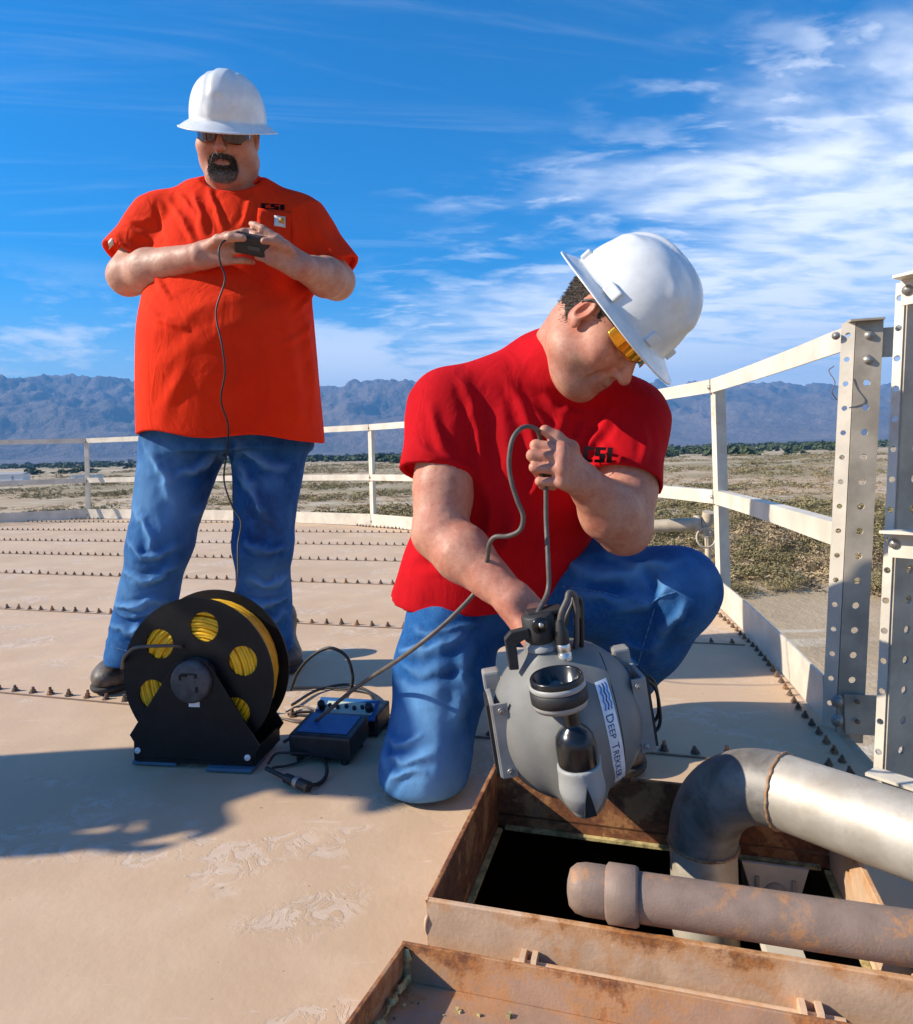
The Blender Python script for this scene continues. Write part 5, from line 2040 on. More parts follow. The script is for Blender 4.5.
# top: turret with lens, handle, plug and cable whip
tw = vp_(-0.028, 0.03, 0.135)
mb = MB()
mb.lathe([(0.026, 0.0), (0.026, 0.006), (0.021, 0.010), (0.019, 0.020)], tw, vz, 30)
mb.build('turret_base', M['rov_light'], rov)
mb = MB()
mb.lathe([(0.019, 0.010), (0.027, 0.018), (0.0275, 0.030), (0.0275, 0.056), (0.024, 0.060), (0.0, 0.060)], tw, vz, 30)
mb.build('turret', M['rov_rubber'], rov)
mb = MB()
mb.lathe([(0.013, 0), (0.014, 0.002), (0.012, 0.004), (0.0, 0.0045)], tw + vz * 0.046 + vy * 0.0245 + vx * -0.001, vy, 20)
mb.build('turret_lens', M['rov_black'], rov)
mb = MB()
mb.lathe([(0.004, 0), (0.004, 0.006), (0.0, 0.006)], tw + vz * 0.048 + vy * 0.028, vy, 10)
mb.build('lens_screw', M['silver'], rov)
hd = np.array([vx, vz, np.cross(vx, vz)]).T
MB().prism([(-0.062, -0.020), (-0.046, -0.022), (-0.044, 0.020), (-0.028, 0.026), (-0.020, 0.026), (-0.020, 0.044), (-0.050, 0.042), (-0.062, 0.032)], tw + vy * 0.006, hd, 0.016).build('lift_handle', M['rov_rubber'], rov, bevel=0.002)
pg = vp_(0.004, 0.055, 0.118)
mb = MB()
mb.lathe([(0.0115, 0.0), (0.0115, 0.012), (0.010, 0.013), (0.0115, 0.016), (0.0115, 0.026), (0.010, 0.028)], pg, vz, 20)
mb.build('connector', M['silver'], rov)
mb = MB()
mb.lathe([(0.0105, 0.026), (0.0115, 0.030), (0.0115, 0.046), (0.008, 0.060), (0.005, 0.068)], pg, vz, 18)
mb.build('connector_boot', M['rov_rubber'], rov)
wh = spline([pg + vz * 0.064, pg + vz * 0.080 + vx * 0.006, pg + vz * 0.096 + vx * 0.018 - vy * 0.004, pg + vz * 0.106 + vx * 0.024 - vy * 0.008, pg + vz * 0.098 + vx * 0.034 - vy * 0.012, pg + vz * 0.07 + vx * 0.032 - vy * 0.014, pg + vz * 0.02 + vx * 0.026 - vy * 0.02, pg + vx * 0.02 - vy * 0.03], 8)
MB().tube(wh, 0.0048, 9).build('whip_cable', M['cable_grey'], rov)
MB().tube(wh + vx * 0.010 - vy * 0.012 - vz * 0.012, 0.0042, 9).build('whip_cable', M['cable'], rov)
MB().box(tw + vx * 0.033 - vy * 0.012 + vz * 0.012, (0.012, 0.03, 0.075), VR, bev=0.003).build('cable_post', M['rov_rubber'], rov)
MB().box(tw + vx * 0.014 + vz * 0.058 - vy * 0.012, (0.06, 0.035, 0.008), VR, bev=0.002).build('top_bridge', M['rov_rubber'], rov)
# side plates with bolts
for s_ in (-1, 1):
    c = vp_(s_ * 0.128, 0.020, 0.004)
    sp_ = MB().box(c, (0.008, 0.070, 0.125), VR, bev=0.002).build('side_plate', M['rov_plate'], rov)
    MB().box(c + VR @ arr(-s_ * 0.012, 0.037, 0), (0.026 if s_ < 0 else 0.020, 0.005, 0.124), VR, bev=0.001).build('plate_flange', M['rov_plate'], sp_)
    MB().box(c + VR @ arr(s_ * 0.007, 0.0, 0.0), (0.005, 0.060, 0.118), VR).build('outer_guard', M['rov_rubber'], sp_)
    for z in (-0.052, 0.050):
        bolt_head(c + VR @ arr(-s_ * 0.013, 0.0395, z), vy, 0.0042, M['galv_bolt'], sp_, 'plate_bolt')
    MB().box(vp_(s_ * 0.118, -0.040, 0.072), (0.03, 0.03, 0.035), VR, bev=0.004).build('plate_lug', M['rov_plate'], sp_)
for k, (rx_, r) in enumerate(((0.020, 0.0032), (0.028, 0.003))):
    c = vp_(0.136, 0.020 - 0.03 * k, 0.0)
    MB().tube(spline([c + VR @ arr(-0.004, 0, 0.052), c + VR @ arr(rx_ * 0.9, 0, 0.032), c + VR @ arr(rx_ * 1.05, 0, -0.005), c + VR @ arr(rx_ * 0.8, 0, -0.036), c + VR @ arr(-0.004, 0, -0.052)], 8), r, 8).build('guard_cable', M['cable'], rov)

# sticker on the right front of the hull


def on_hull(x, z, lift):
    """point on the ball's surface at local x, z"""
    yy = math.sqrt(max(0.02, 1 - (x / VB) ** 2 - (z / (VB * 1.02)) ** 2)) * VB * 0.93
    n = unit(arr(x / VB ** 2, yy / (VB * 0.93) ** 2, z / (VB * 1.02) ** 2))
    return vc + VR @ (arr(x, yy, z) + n * lift)


def curl(p, lift):
    """sticker coords: s along its length downwards, t across to the right"""
    s_, t_ = p
    return on_hull(0.049 + t_ + 0.03 * s_ + 0.10 * s_ * s_, 0.072 - s_, lift)


nS, nT = 40, 6
Ls = 0.168
st = mesh_np('sticker', [curl((-0.012 + Ls * i / nS, -0.0095 + 0.022 * j / nT), 0.0009) for i in range(nS + 1) for j in range(nT + 1)],
             [(i * (nT + 1) + j, (i + 1) * (nT + 1) + j, (i + 1) * (nT + 1) + j + 1, i * (nT + 1) + j + 1) for i in range(nS) for j in range(nT)], M['sticker_white'], rov)


def put_text(body, s0, size, xs):
    V, Fs = text_geo(body, size)
    V[:, 0] *= xs
    W = [curl((s0 + v[0], -0.0060 + v[1]), 0.0016) for v in V]
    mesh_np('sticker_letters', W, Fs, M['sticker_blue'], st, smooth=False)
    return V[:, 0].max()


xx = 0.033
for body, sz in (('D', 0.0185), ('EEP', 0.0150), (' ', 0.009), ('T', 0.0185), ('REKKER', 0.0150)):
    if body == ' ':
        xx += 0.006
        continue
    xx += put_text(body, xx, sz, 1.02) + 0.0012
# wave mark above the words
for k, mt in ((0, 'sticker_sky'), (1, 'sticker_blue'), (2, 'sticker_sky')):
    Vw, Fw = [], []
    for i in range(31):
        f = i / 30
        sft = -0.008 + 0.036 * f
        t0 = -0.0055 + 0.0055 * k + 0.0022 * abs(math.sin(f * math.pi * 3.2))
        Vw += [curl((sft, t0), 0.0017), curl((sft, t0 + 0.0026), 0.0017)]
        if i:
            Fw.append((2 * i - 2, 2 * i - 1, 2 * i + 1, 2 * i))
    mesh_np('wave_mark', Vw, Fw, M[mt], st, smooth=False)

# ------------------------------------------------------------------ the standing man
SY = 2.15


def orth(y, z):
    y = unit(y)
    z = np.asarray(z, float)
    z = unit(z - y * np.dot(y, z))
    return np.array([np.cross(y, z), y, z]).T


S = thing('person', 'standing man in orange red t-shirt, jeans and white hard hat, goatee, holding a hand controller', 'person',
          tuple(arr(P(205, 560, SY)[0], SY, 0)))
SR = orth((0.03, -math.cos(rad(25)), -math.sin(rad(25))), (0.10, -0.3, 0.95))
SCn = P(229, 136, 2.10)
SS = 1.0
sh_l, el_l, wr_l = P(163, 221, 2.17), P(128, 276, 2.09), P(201, 256, 1.93)
sh_r, el_r, wr_r = P(299, 223, 2.18), P(336, 281, 2.17), P(301, 267, 1.93)

F = Field((-1.20, 1.70, 0.78), (-0.24, 2.42, 1.90), 0.0034)
F.cap(SCn + SR @ arr(0, -0.03, -0.06), P(232, 196, 2.18), 0.078, 0.085, 0.04)
F.loft(P(230, 440, 2.15), np.eye(3), [(0, 0, 0, 0.22, 0.15), (0.25, 0, 0.0, 0.22, 0.16), (0.5, 0, 0.03, 0.18, 0.11), (0.72, 0, 0.04, 0.10, 0.07)], 0.02)
F.cap(sh_l, sh_r, 0.06, 0.06, 0.04)
F.chain([sh_l, el_l], [0.068, 0.058], 0.02)
F.chain([el_l, el_l * 0.68 + wr_l * 0.32, wr_l], [0.056, 0.061, 0.036], 0.02)
F.chain([sh_r, el_r], [0.068, 0.058], 0.02)
F.chain([el_r, el_r * 0.68 + wr_r * 0.32, wr_r], [0.056, 0.060, 0.036], 0.02)
head(F, SCn, SR, SS, fat=1.0)
# hands round the back of the hand controller, thumbs on top
tl = P(243, 238, 1.845)
hand(F, wr_l, (0.90, -0.28, 0.12), (0.10, 0.05, -1.0), (0.35, 1.0, 0.1),
     [(18, 22, 14), (14, 20, 14), (20, 30, 20), (30, 40, 25)],
     [wr_l + arr(0.018, -0.012, 0.016), P(218, 240, 1.87), P(231, 237, 1.85), tl], 1.08)
tr_ = P(264, 241, 1.845)
hand(F, wr_r, (-0.72, -0.42, 0.42), (-0.40, 0.05, -0.92), (-0.2, 1.0, 0.0),
     [(25, 25, 15), (32, 32, 20), (40, 38, 22), (45, 42, 25)],
     [wr_r + arr(-0.015, -0.012, 0.018), P(286, 246, 1.875), P(275, 241, 1.855), tr_], 1.06)
V, Fc = F.mesh(1)
N = normals(V, Fc)
V = V + N * ((fbm(V * 22, 3, 44) * 0.0022) * np.clip((np.linalg.norm(V - SCn, axis=1) - 0.16) / 0.05, 0, 1))[:, None]
T = head_tint(V, SCn, SR, SS, 0.25)
for wv in (wr_l, wr_r):
    T *= 1 - (0.25 * np.exp(-(np.linalg.norm(V - wv - arr(0, -0.03, 0), axis=1) / 0.09) ** 2))[:, None] * arr(0, 0.3, 0.3)
mesh_np('body', V, Fc, M['skin'], S, col=T)
S_body = (V, Fc)
del F

# t-shirt
F = Field((-1.22, 1.72, 0.72), (-0.20, 2.46, 1.72), 0.0042)
o = P(229.5, 438, 2.15)
F.loft(o, rotz(0), [(-0.06, 0.014, -0.005, 0.286, 0.212), (0.18, 0.016, -0.030, 0.270, 0.235), (0.33, 0.016, -0.030, 0.261, 0.236), (0.46, 0.013, 0.0, 0.252, 0.203),
                    (0.58, 0.010, 0.015, 0.246, 0.172), (0.68, 0.008, 0.022, 0.205, 0.140), (0.75, 0.006, 0.03, 0.135, 0.105), (0.79, 0.006, 0.03, 0.10, 0.085)], 0.03, p=2.25)
nk = P(232, 190, 2.16)
F.cap(nk + arr(-0.055, 0.02, -0.01), sh_l + arr(0.0, 0, 0.0), 0.066, 0.076, 0.06)
F.cap(nk + arr(0.055, 0.02, -0.01), sh_r + arr(0.0, 0, 0.0), 0.066, 0.076, 0.06)
he_l, he_r = P(130, 262, 2.11), P(335, 274, 2.17)


def sleeve(F, sh, he, up_hint, r0, r1, inner, flare=0.0):
    """cloth tube from the shoulder to a flat open hem"""
    Rs = frame(sh - he, up_hint)
    L = np.linalg.norm(sh - he)
    F.cap(sh, sh + (he - sh) * 0.25, r0, r0, 0.04)
    F.loft(he, Rs, [(0, 0, 0, r1 + flare, r1), (L * 0.5, 0, 0, (r0 + r1) / 2, (r0 + r1) / 2), (L, 0, 0, r0, r0)], 0.03)
    F.loft(he - Rs[:, 2] * 0.03, Rs, [(0, 0, 0, inner + flare, inner), (0.05, 0, 0, inner + flare, inner)], 0.005, 'cut')


sleeve(F, sh_l, he_l, (0, 1, 0), 0.086, 0.090, 0.078, 0.004)
sleeve(F, sh_r, he_r, (0, 1, 0), 0.086, 0.088, 0.076, 0.004)
F.ell(P(231, 171, 2.10), (0.100, 0.11, 0.06), np.array(Matrix.Rotation(rad(20), 3, 'X')), 0.010, 'cut')
F.loft(o + arr(0, 0, -0.08), np.eye(3), [(0, 0.014, -0.005, 0.273, 0.199), (0.12, 0.014, -0.01, 0.267, 0.201)], 0.006, 'cut', p=2.25)
F.plane_cut(o + arr(0, 0, 0.002), (-0.065, 0, -1), 0.004)
V, Fc = F.mesh(2)
N = normals(V, Fc)
V = cloth_noise(V, N, 60, 0.003, (5.5, 5.5, 3.2), 0.0)
V = folds(V, N, [
    ([(193, 190), (200, 214), (206, 240)], 3.4, 0.011), ([(207, 186), (216, 210), (224, 232)], 3.0, 0.009), ([(252, 190), (246, 215), (240, 232)], 3.0, 0.008),
    ([(156, 200), (158, 222), (164, 246)], 3.0, -0.006), ([(166, 196), (184, 224), (195, 245)], 3.0, 0.009), ([(176, 190), (194, 214), (202, 238)], 2.6, 0.007), ([(304, 200), (308, 222), (312, 248)], 3.0, -0.006), ([(150, 250), (165, 262), (185, 276)], 3.0, 0.007), ([(148, 262), (158, 282), (172, 300)], 3.2, 0.008), ([(318, 292), (305, 305), (290, 318)], 3.0, 0.007), ([(318, 318), (300, 336), (280, 345)], 3.4, 0.007), ([(142, 300), (160, 318), (190, 330)], 3.5, 0.006), ([(262, 434), (268, 405), (266, 365)], 5.0, 0.005), ([(160, 432), (168, 400), (190, 360)], 6.0, 0.005), ([(118, 215), (135, 222), (150, 220)], 3.0, 0.006), ([(322, 235), (332, 252), (338, 268)], 3.0, 0.007),
    ([(290, 200), (296, 235), (300, 250)], 3.5, 0.008), ([(150, 336), (205, 306), (272, 290)], 8.0, 0.004), ([(150, 372), (215, 335), (262, 322)], 9.0, 0.004),
    ([(300, 300), (312, 360), (316, 425)], 5.0, 0.010), ([(285, 320), (296, 380), (298, 432)], 6.0, 0.007), 
    ([(240, 360), (236, 400), (236, 436)], 8.0, 0.005),
    ([(120, 225), (140, 236), (156, 240)], 4.0, 0.008), ([(113, 240), (135, 252), (150, 248)], 3.5, 0.007), ([(312, 225), (330, 240), (345, 262)], 4.0, 0.008),
    ([(255, 205), (262, 232), (268, 246)], 4, 0.007), ([(305, 290), (285, 306), (255, 314)], 7, 0.005)])
hemz = o[2] - 0.065 * (V[:, 0] - o[0])
V[:, 2] += 0.009 * np.exp(-np.clip(V[:, 2] - hemz, 0, 1) / 0.04) * np.sin(V[:, 0] * 21 + 1.0) * (V[:, 2] < hemz + 0.2)
N = normals(V, Fc)
S_shirt = mesh_np('shirt', V, Fc, M['orange_tee'], S)
SVV, SNN = V, N
# collar band
th = np.linspace(0, 2 * math.pi, 40, endpoint=False)
Rn = np.array(Matrix.Rotation(rad(18), 3, 'X'))


def collar_ring(V, c, R, rmax, zlo, n=60):
    """the edge of the neck opening: the crest of the cloth all round the neck"""
    q = (V - c) @ R
    ang = np.arctan2(q[:, 1], q[:, 0])
    rr_ = np.hypot(q[:, 0], q[:, 1])
    ok = (rr_ < rmax) & (q[:, 2] > zlo)
    out = []
    for t in np.linspace(-math.pi, math.pi, n, endpoint=False):
        d = np.abs((ang - t + math.pi) % (2 * math.pi) - math.pi)
        i = np.where(ok & (d < 0.10))[0]
        out.append(q[i[np.argmax(q[i, 2] - 0.35 * rr_[i])]])
    out = np.array(out)
    k = 9
    pad = np.vstack([out[-k:], out, out[:k]])
    ker = np.hanning(2 * k + 1) / np.hanning(2 * k + 1).sum()
    sm = np.stack([np.convolve(pad[:, j], ker, 'valid') for j in range(3)], 1)
    return sm @ R.T + c


cpts = collar_ring(SVV, P(231, 178, 2.13), np.eye(3), 0.135, -0.12)
MB().tube(cpts, 0.0075, 8, closed=True).build('collar', M['orange_tee'], S_shirt)


def cloth_patch(name, outline, mat, parent, VV, NN, lift, n=8):
    """small quad patch lying on cloth: outline 4 px corners"""
    a, b, c, d = [np.asarray(q, float) for q in outline]
    pts = []
    for i in range(n + 1):
        for j in range(n + 1):
            u, v = i / n, j / n
            pts.append((a * (1 - u) + b * u) * (1 - v) + (d * (1 - u) + c * u) * v)
    W = stick_on(pts, None, (0, 0), (1, 0), (0, 1), VV, NN, lift)
    Fq = [(i * (n + 1) + j, (i + 1) * (n + 1) + j, (i + 1) * (n + 1) + j + 1, i * (n + 1) + j + 1) for i in range(n) for j in range(n)]
    o = mesh_np(name, W, Fq, mat, parent)
    md = o.modifiers.new('thick', 'SOLIDIFY')
    md.thickness = 0.0015
    md.offset = 0
    return o


pk = cloth_patch('chest_pocket', [(258, 209), (292, 212), (291, 250), (256, 246)], M['orange_tee'], S_shirt, SVV, SNN, 0.003)
cloth_patch('label_patch', [(274, 216.5), (286, 217.5), (285.5, 228.5), (273.5, 227)], M['patch'], S_shirt, SVV, SNN, 0.0055, 3)
cloth_patch('label_emblem', [(279, 218.5), (284.5, 219), (284, 225), (278.5, 224)], M['patch_gold'], S_shirt, SVV, SNN, 0.0075, 2)
cloth_patch('sleeve_flag', [(107.5, 242), (113, 238), (114, 244), (108.5, 249)], M['patch'], S_shirt, SVV, SNN, 0.0022, 3)
# blocky company letters, built stroke by stroke
tv, tf = [], []
x0 = 0.0
for rows in (('1111', '1100', '1100', '1100', '1111'), ('1111', '1100', '1111', '0011', '1111'), ('11', '11', '11', '11', '11')):
    for r_, row in enumerate(rows):
        for c_, ch in enumerate(row):
            if ch == '1':
                k = len(tv)
                xa, ya = x0 + c_ * 0.16, (4 - r_) * 0.2
                tv += [(xa, ya), (xa + 0.16, ya), (xa + 0.16, ya + 0.2), (xa, ya + 0.2)]
                tf.append((k, k + 1, k + 2, k + 3))
    x0 += len(rows[0]) * 0.16 + 0.09
tv = np.array(tv)
W = print_on(tv, (261, 208.5), (13.0, 0.9), (0.3, -5.5), SVV, SNN)
mesh_np('printed_letters', W, tf, M['print'], S_shirt, smooth=False)

# jeans
F = Field((-1.20, 1.85, 0.02), (-0.32, 2.45, 0.93), 0.0048)
hipc = P(229, 415, 2.16)
F.loft(hipc + arr(0, 0, -0.16), np.eye(3), [(0.05, 0.01, 0, 0.24, 0.16), (0.2, 0.01, 0, 0.27, 0.185)], 0.04, p=2.2)
kl, al = P(160, 545, 2.09), P(136, 652, 2.10)
F.chain([P(184, 445, 2.16), kl], [0.130, 0.087], 0.035)
F.chain([kl, al + arr(0, 0, -0.005)], [0.087, 0.092], 0.04)
kr, ar_ = P(263, 545, 2.15), P(266, 645, 2.23)
F.chain([P(270, 445, 2.17), kr], [0.122, 0.084], 0.035)
F.chain([kr, ar_], [0.084, 0.086], 0.04)
F.local_cut(al + arr(0, 0, -0.02), (0.05, 0, -1), 0.16)
F.local_cut(ar_ + arr(0, 0, -0.02), (0, 0, -1), 0.16)
F.cap(al + arr(0, 0, -0.06), al + arr(0, 0, 0.02), 0.080, 0.080, 0.006, 'cut')
F.cap(ar_ + arr(0, 0, -0.06), ar_ + arr(0, 0, 0.02), 0.074, 0.074, 0.006, 'cut')
V, Fc = F.mesh(2)
N = normals(V, Fc)
V = cloth_noise(V, N, 70, 0.010, (9, 9, 7), 0.55)
V, RD = folds(V, N, [
    ([(108, 598), (135, 606), (168, 598)], 3.5, 0.0159), ([(106, 612), (135, 622), (170, 610)], 3.0, -0.0130), ([(104, 628), (135, 634), (168, 626)], 3.5, 0.0159),
    ([(118, 572), (145, 582), (176, 566)], 4.0, 0.0145), ([(125, 540), (150, 556), (185, 545)], 4.0, 0.0130), ([(132, 505), (150, 530), (160, 560)], 4.0, 0.0116),
    ([(222, 448), (200, 470), (172, 480)], 5.0, 0.0145), ([(226, 452), (215, 490), (190, 520)], 4.5, 0.0130), ([(140, 440), (160, 470), (175, 520)], 6.0, 0.0116),
    ([(232, 446), (262, 462), (290, 470)], 5.0, 0.0130), ([(234, 455), (250, 490), (270, 520)], 4.5, 0.0130), ([(245, 540), (265, 552), (288, 545)], 3.5, 0.0130),
    ([(244, 575), (265, 585), (290, 572)], 3.5, 0.0145), ([(244, 600), (268, 608), (290, 598)], 3.0, 0.0145), ([(242, 618), (268, 624), (292, 615)], 3.0, 0.0130),
    ([(228, 440), (229, 452), (230, 470)], 3.0, -0.0174)], None, True, 6.0, True)
T = denim_tint(V, N, [(P(160, 500, 2.02), arr(0.09, 0.14, 0.16), 0.75), (P(142, 600, 2.02), arr(0.08, 0.12, 0.10), 0.55), (P(262, 590, 2.06), arr(0.07, 0.12, 0.10), 0.5), (P(270, 500, 2.05), arr(0.05, 0.1, 0.12), 0.25)],
               [(P(262, 525, 2.06), arr(0.06, 0.1, 0.09), 0.9), (P(180, 540, 2.03), arr(0.05, 0.1, 0.05), 0.35)], RD)
S_jeans = mesh_np('jeans', V, Fc, M['denim'], S, col=T)


def seam_line(pts, VV, parent, r=0.0016):
    p = spline(np.array(pts, float), 10)
    W = stick_on(p, None, (0, 0), (1, 0), (0, 1), VV, normals(VV, Fc), 0.0012)
    k = np.ones(5) / 5
    W = np.stack([np.convolve(np.pad(W[:, j], 2, mode='edge'), k, 'valid') for j in range(3)], 1)
    MB().tube(W, r, 6).build('seam', M['denim_seam'], parent)


for q_ in ([(110, 646), (135, 652), (160, 647)],):
    seam_line(q_, V, S_jeans)
del F

hard_hat(S, SCn + SR @ (arr(0, -0.006, 0.040) * SS), SR, 0.95, 'rib', 0.118, 0.138, 0.142, 0.036, 0.030)
glasses(S, SCn, SR, SS, M['lens_red'], 0.084)
boot(S, G(142, 668) + arr(0.0, 0.08, 0), G(104, 694) + arr(0, 0.005, 0), 0.12, 1.22)
boot(S, G(272, 668) + arr(-0.015, 0.16, 0), G(292, 672) + arr(-0.015, 0.0, 0), 0.12, 1.08)
# goatee: the skin round the mouth raised into a rough shell of hair


def hair_shell(name, V, Fc, mask, th, mat, parent, freq=(240, 240, 110), nz=0.002, col=None):
    keep = (mask[Fc] > 0.35).all(1)
    f = Fc[keep]
    used = np.unique(f)
    re = np.full(len(V), -1)
    re[used] = np.arange(len(used))
    N = normals(V, Fc)
    VV = V[used] + N[used] * (np.clip((mask[used] - 0.3) / 0.4, 0, 1) * th + 0.0006 + nz * fbm(V[used] * np.array(freq), 2, 5) * np.clip((mask[used] - 0.35) * 3, 0, 1))[:, None]
    return mesh_np(name, VV, re[f], mat, parent, col=None if col is None else col[used])


q = ((S_body[0] - SCn) @ SR) / SS
sg = lambda x, c, w_: 1 / (1 + np.exp(np.clip((x - c) / w_, -40, 40)))
outer = sg(((np.abs(q[:, 0]) / 0.0430) ** 2.6 + (np.abs(q[:, 2] + 0.0865) / 0.0410) ** 2.6) ** (1 / 2.6), 1.0, 0.05) * (q[:, 1] > 0.045)
hole = sg(((q[:, 0] / 0.0245) ** 2 + ((q[:, 2] + 0.0705) / 0.0075) ** 2) ** 0.5, 1.0, 0.07)
nick = sg(np.abs(np.abs(q[:, 0]) - 0.017), 0.004, 0.002) * sg(np.abs(q[:, 2] + 0.087), 0.004, 0.002)
grey = np.clip((-0.088 - q[:, 2]) / 0.02, 0, 1)[:, None] * np.ones((1, 3))
gmask = outer * (1 - hole) * (1 - 0.8 * nick)
gt = hair_shell('goatee', S_body[0], S_body[1], gmask * (0.75 + 0.25 * np.clip(1 + fbm(S_body[0] * 120, 2, 9), 0, 1)), 0.0022, M['beard'], S, col=grey)
SNb = normals(*S_body)
strands('whiskers', S_body[0] + SNb * 0.0016, SNb, np.where(gmask > 0.25, gmask, 0), 2600, 0.008, 0.0008, lambda r_, n_: n_ * 0.55 + SR @ arr(0, 0.1, -1.0), M['beard'], gt, 3, grey)


# ------------------------------------------------------------------ the kneeling man
K = thing('person', 'kneeling man in crimson t-shirt and jeans with white hard hat bent over the open hatch', 'person', (0.1, 1.45, 0))
KR = orth((0.42, -0.42, -0.80), (0.75, -0.40, 0.53))
KC = P(603, 325, 1.335)
KS = 1.0
ksr, ker, kwr = P(450, 408, 1.48), P(440, 533, 1.37), P(512, 598, 1.25)
ksl, kel, kwl = P(628, 418, 1.49), P(624, 527, 1.37), P(584, 482, 1.272)
knk = P(556, 362, 1.46)

F = Field((-0.14, 1.06, 0.34), (0.50, 1.68, 1.07), 0.0024)
F.cap(KC + KR @ arr(0, -0.03, -0.05), knk + arr(0.0, 0.02, -0.01), 0.057, 0.064, 0.03)
F.cap(KC + KR @ arr(0, -0.050, -0.015), knk + arr(-0.012, 0.03, 0.0), 0.042, 0.050, 0.04)
U = unit(arr(0.095, -0.14, 0.39))
kx = unit(arr(0.99, 0.05, -0.10) - U * np.dot(arr(0.99, 0.05, -0.10), U))
KT = np.array([kx, np.cross(U, kx), U]).T
pel = arr(0.08, 1.62, 0.40)
F.loft(pel, KT, [(0.12, 0, 0, 0.13, 0.10), (0.22, 0, 0, 0.14, 0.10), (0.38, 0, 0, 0.15, 0.09), (0.46, 0, 0, 0.11, 0.07)], 0.03)
F.cap(ksr, ksl, 0.05, 0.05, 0.03)
F.chain([ksr, ker], [0.066, 0.054], 0.02)
F.ell(ksr * 0.35 + ker * 0.65, (0.056, 0.060, 0.085), None, 0.03)
F.chain([ker, ker * 0.66 + kwr * 0.34, kwr], [0.052, 0.054, 0.032], 0.02)
F.chain([ksl, kel], [0.066, 0.054], 0.02)
F.ell(ksl * 0.35 + kel * 0.65, (0.060, 0.056, 0.080), None, 0.03)
F.chain([kel, kel * 0.62 + kwl * 0.38, kwl], [0.053, 0.057, 0.034], 0.02)
head(F, KC, KR, KS, fat=0.15)
# the fist on the tether: thumb folded up over the first finger
fist = hand(F, kwl, (-0.60, -0.65, 0.40), (-0.12, -0.30, -0.92), (-0.72, 0.60, -0.10),
     [(58, 98, 62), (60, 100, 62), (62, 100, 62), (64, 98, 62)],
     [kwl + arr(-0.012, -0.004, 0.030), P(571, 448, 1.248), P(556, 438, 1.242), P(545, 430, 1.240)], 1.0, 0.02)
# the other hand on the vehicle's lifting handle
hand(F, kwr, (0.55, -0.30, -0.62), (0.75, 0.1, 0.55), (0.35, 0.2, -0.6),
     [(55, 70, 40), (58, 72, 40), (60, 72, 40), (62, 70, 40)],
     [kwr + arr(0.0, -0.018, -0.016), P(523, 625, 1.215), P(530, 640, 1.20), P(538, 648, 1.20)], 1.0, 0.03)
V, Fc = F.mesh(1)
N = normals(V, Fc)
V = V + N * ((fbm(V * 26, 3, 45) * 0.0024) * np.clip((np.linalg.norm(V - KC, axis=1) - 0.16) / 0.05, 0, 1))[:, None]
T = head_tint(V, KC, KR, KS, 0.5)
for wv in (kwl, kwr):
    T *= 1 - (0.5 * np.exp(-(np.linalg.norm(V - wv, axis=1) / 0.11) ** 2))[:, None] * arr(0, 0.22, 0.25)
mesh_np('body', V, Fc, M['skin_k'], K, col=T)
K_body = (V, Fc)
del F

# t-shirt
F = Field((-0.26, 1.24, 0.28), (0.60, 1.92, 1.02), 0.0045)
F.loft(pel, KT, [(-0.17, -0.022, 0.00, 0.214, 0.168), (0.02, -0.018, 0.00, 0.200, 0.160), (0.15, 0.0, -0.005, 0.188, 0.152), (0.28, 0.004, -0.008, 0.196, 0.150),
                 (0.38, 0.004, 0.0, 0.200, 0.128), (0.45, 0.004, 0.01, 0.150, 0.095), (0.48, 0.0, 0.02, 0.10, 0.07)], 0.03, p=2.3)
F.cap(P(574, 357, 1.415), P(548, 372, 1.49), 0.080, 0.092, 0.04)
F.cap(knk + arr(-0.05, 0.03, -0.02), ksr + arr(0.0, 0.0, 0.004), 0.065, 0.077, 0.05)
F.cap(knk + arr(0.04, 0.02, -0.03), ksl, 0.062, 0.077, 0.05)
khr, khl = P(438, 476, 1.425), P(621, 484, 1.41)
sleeve(F, ksr, khr, (0, 1, 0), 0.080, 0.081, 0.070, 0.003)
sleeve(F, ksl, khl, (0, 1, 0), 0.080, 0.083, 0.072, 0.003)
ncl = P(569, 351, 1.42)
Rk = frame(unit(KC - knk), (0, 1, 0))
F.ell(P(592, 351, 1.355), (0.078, 0.078, 0.055), Rk, 0.012, 'cut')
F.plane_cut((0.0, 1.46, 0.338), (0.06, 0.15, -1), 0.004)
F.loft(pel + U * -0.19, KT, [(0, -0.022, 0, 0.200, 0.154), (0.14, -0.020, 0, 0.194, 0.150)], 0.006, 'cut', p=2.3)
V, Fc = F.mesh(2)
N = normals(V, Fc)
V = cloth_noise(V, N, 80, 0.005, (8, 8, 5), 0.0)
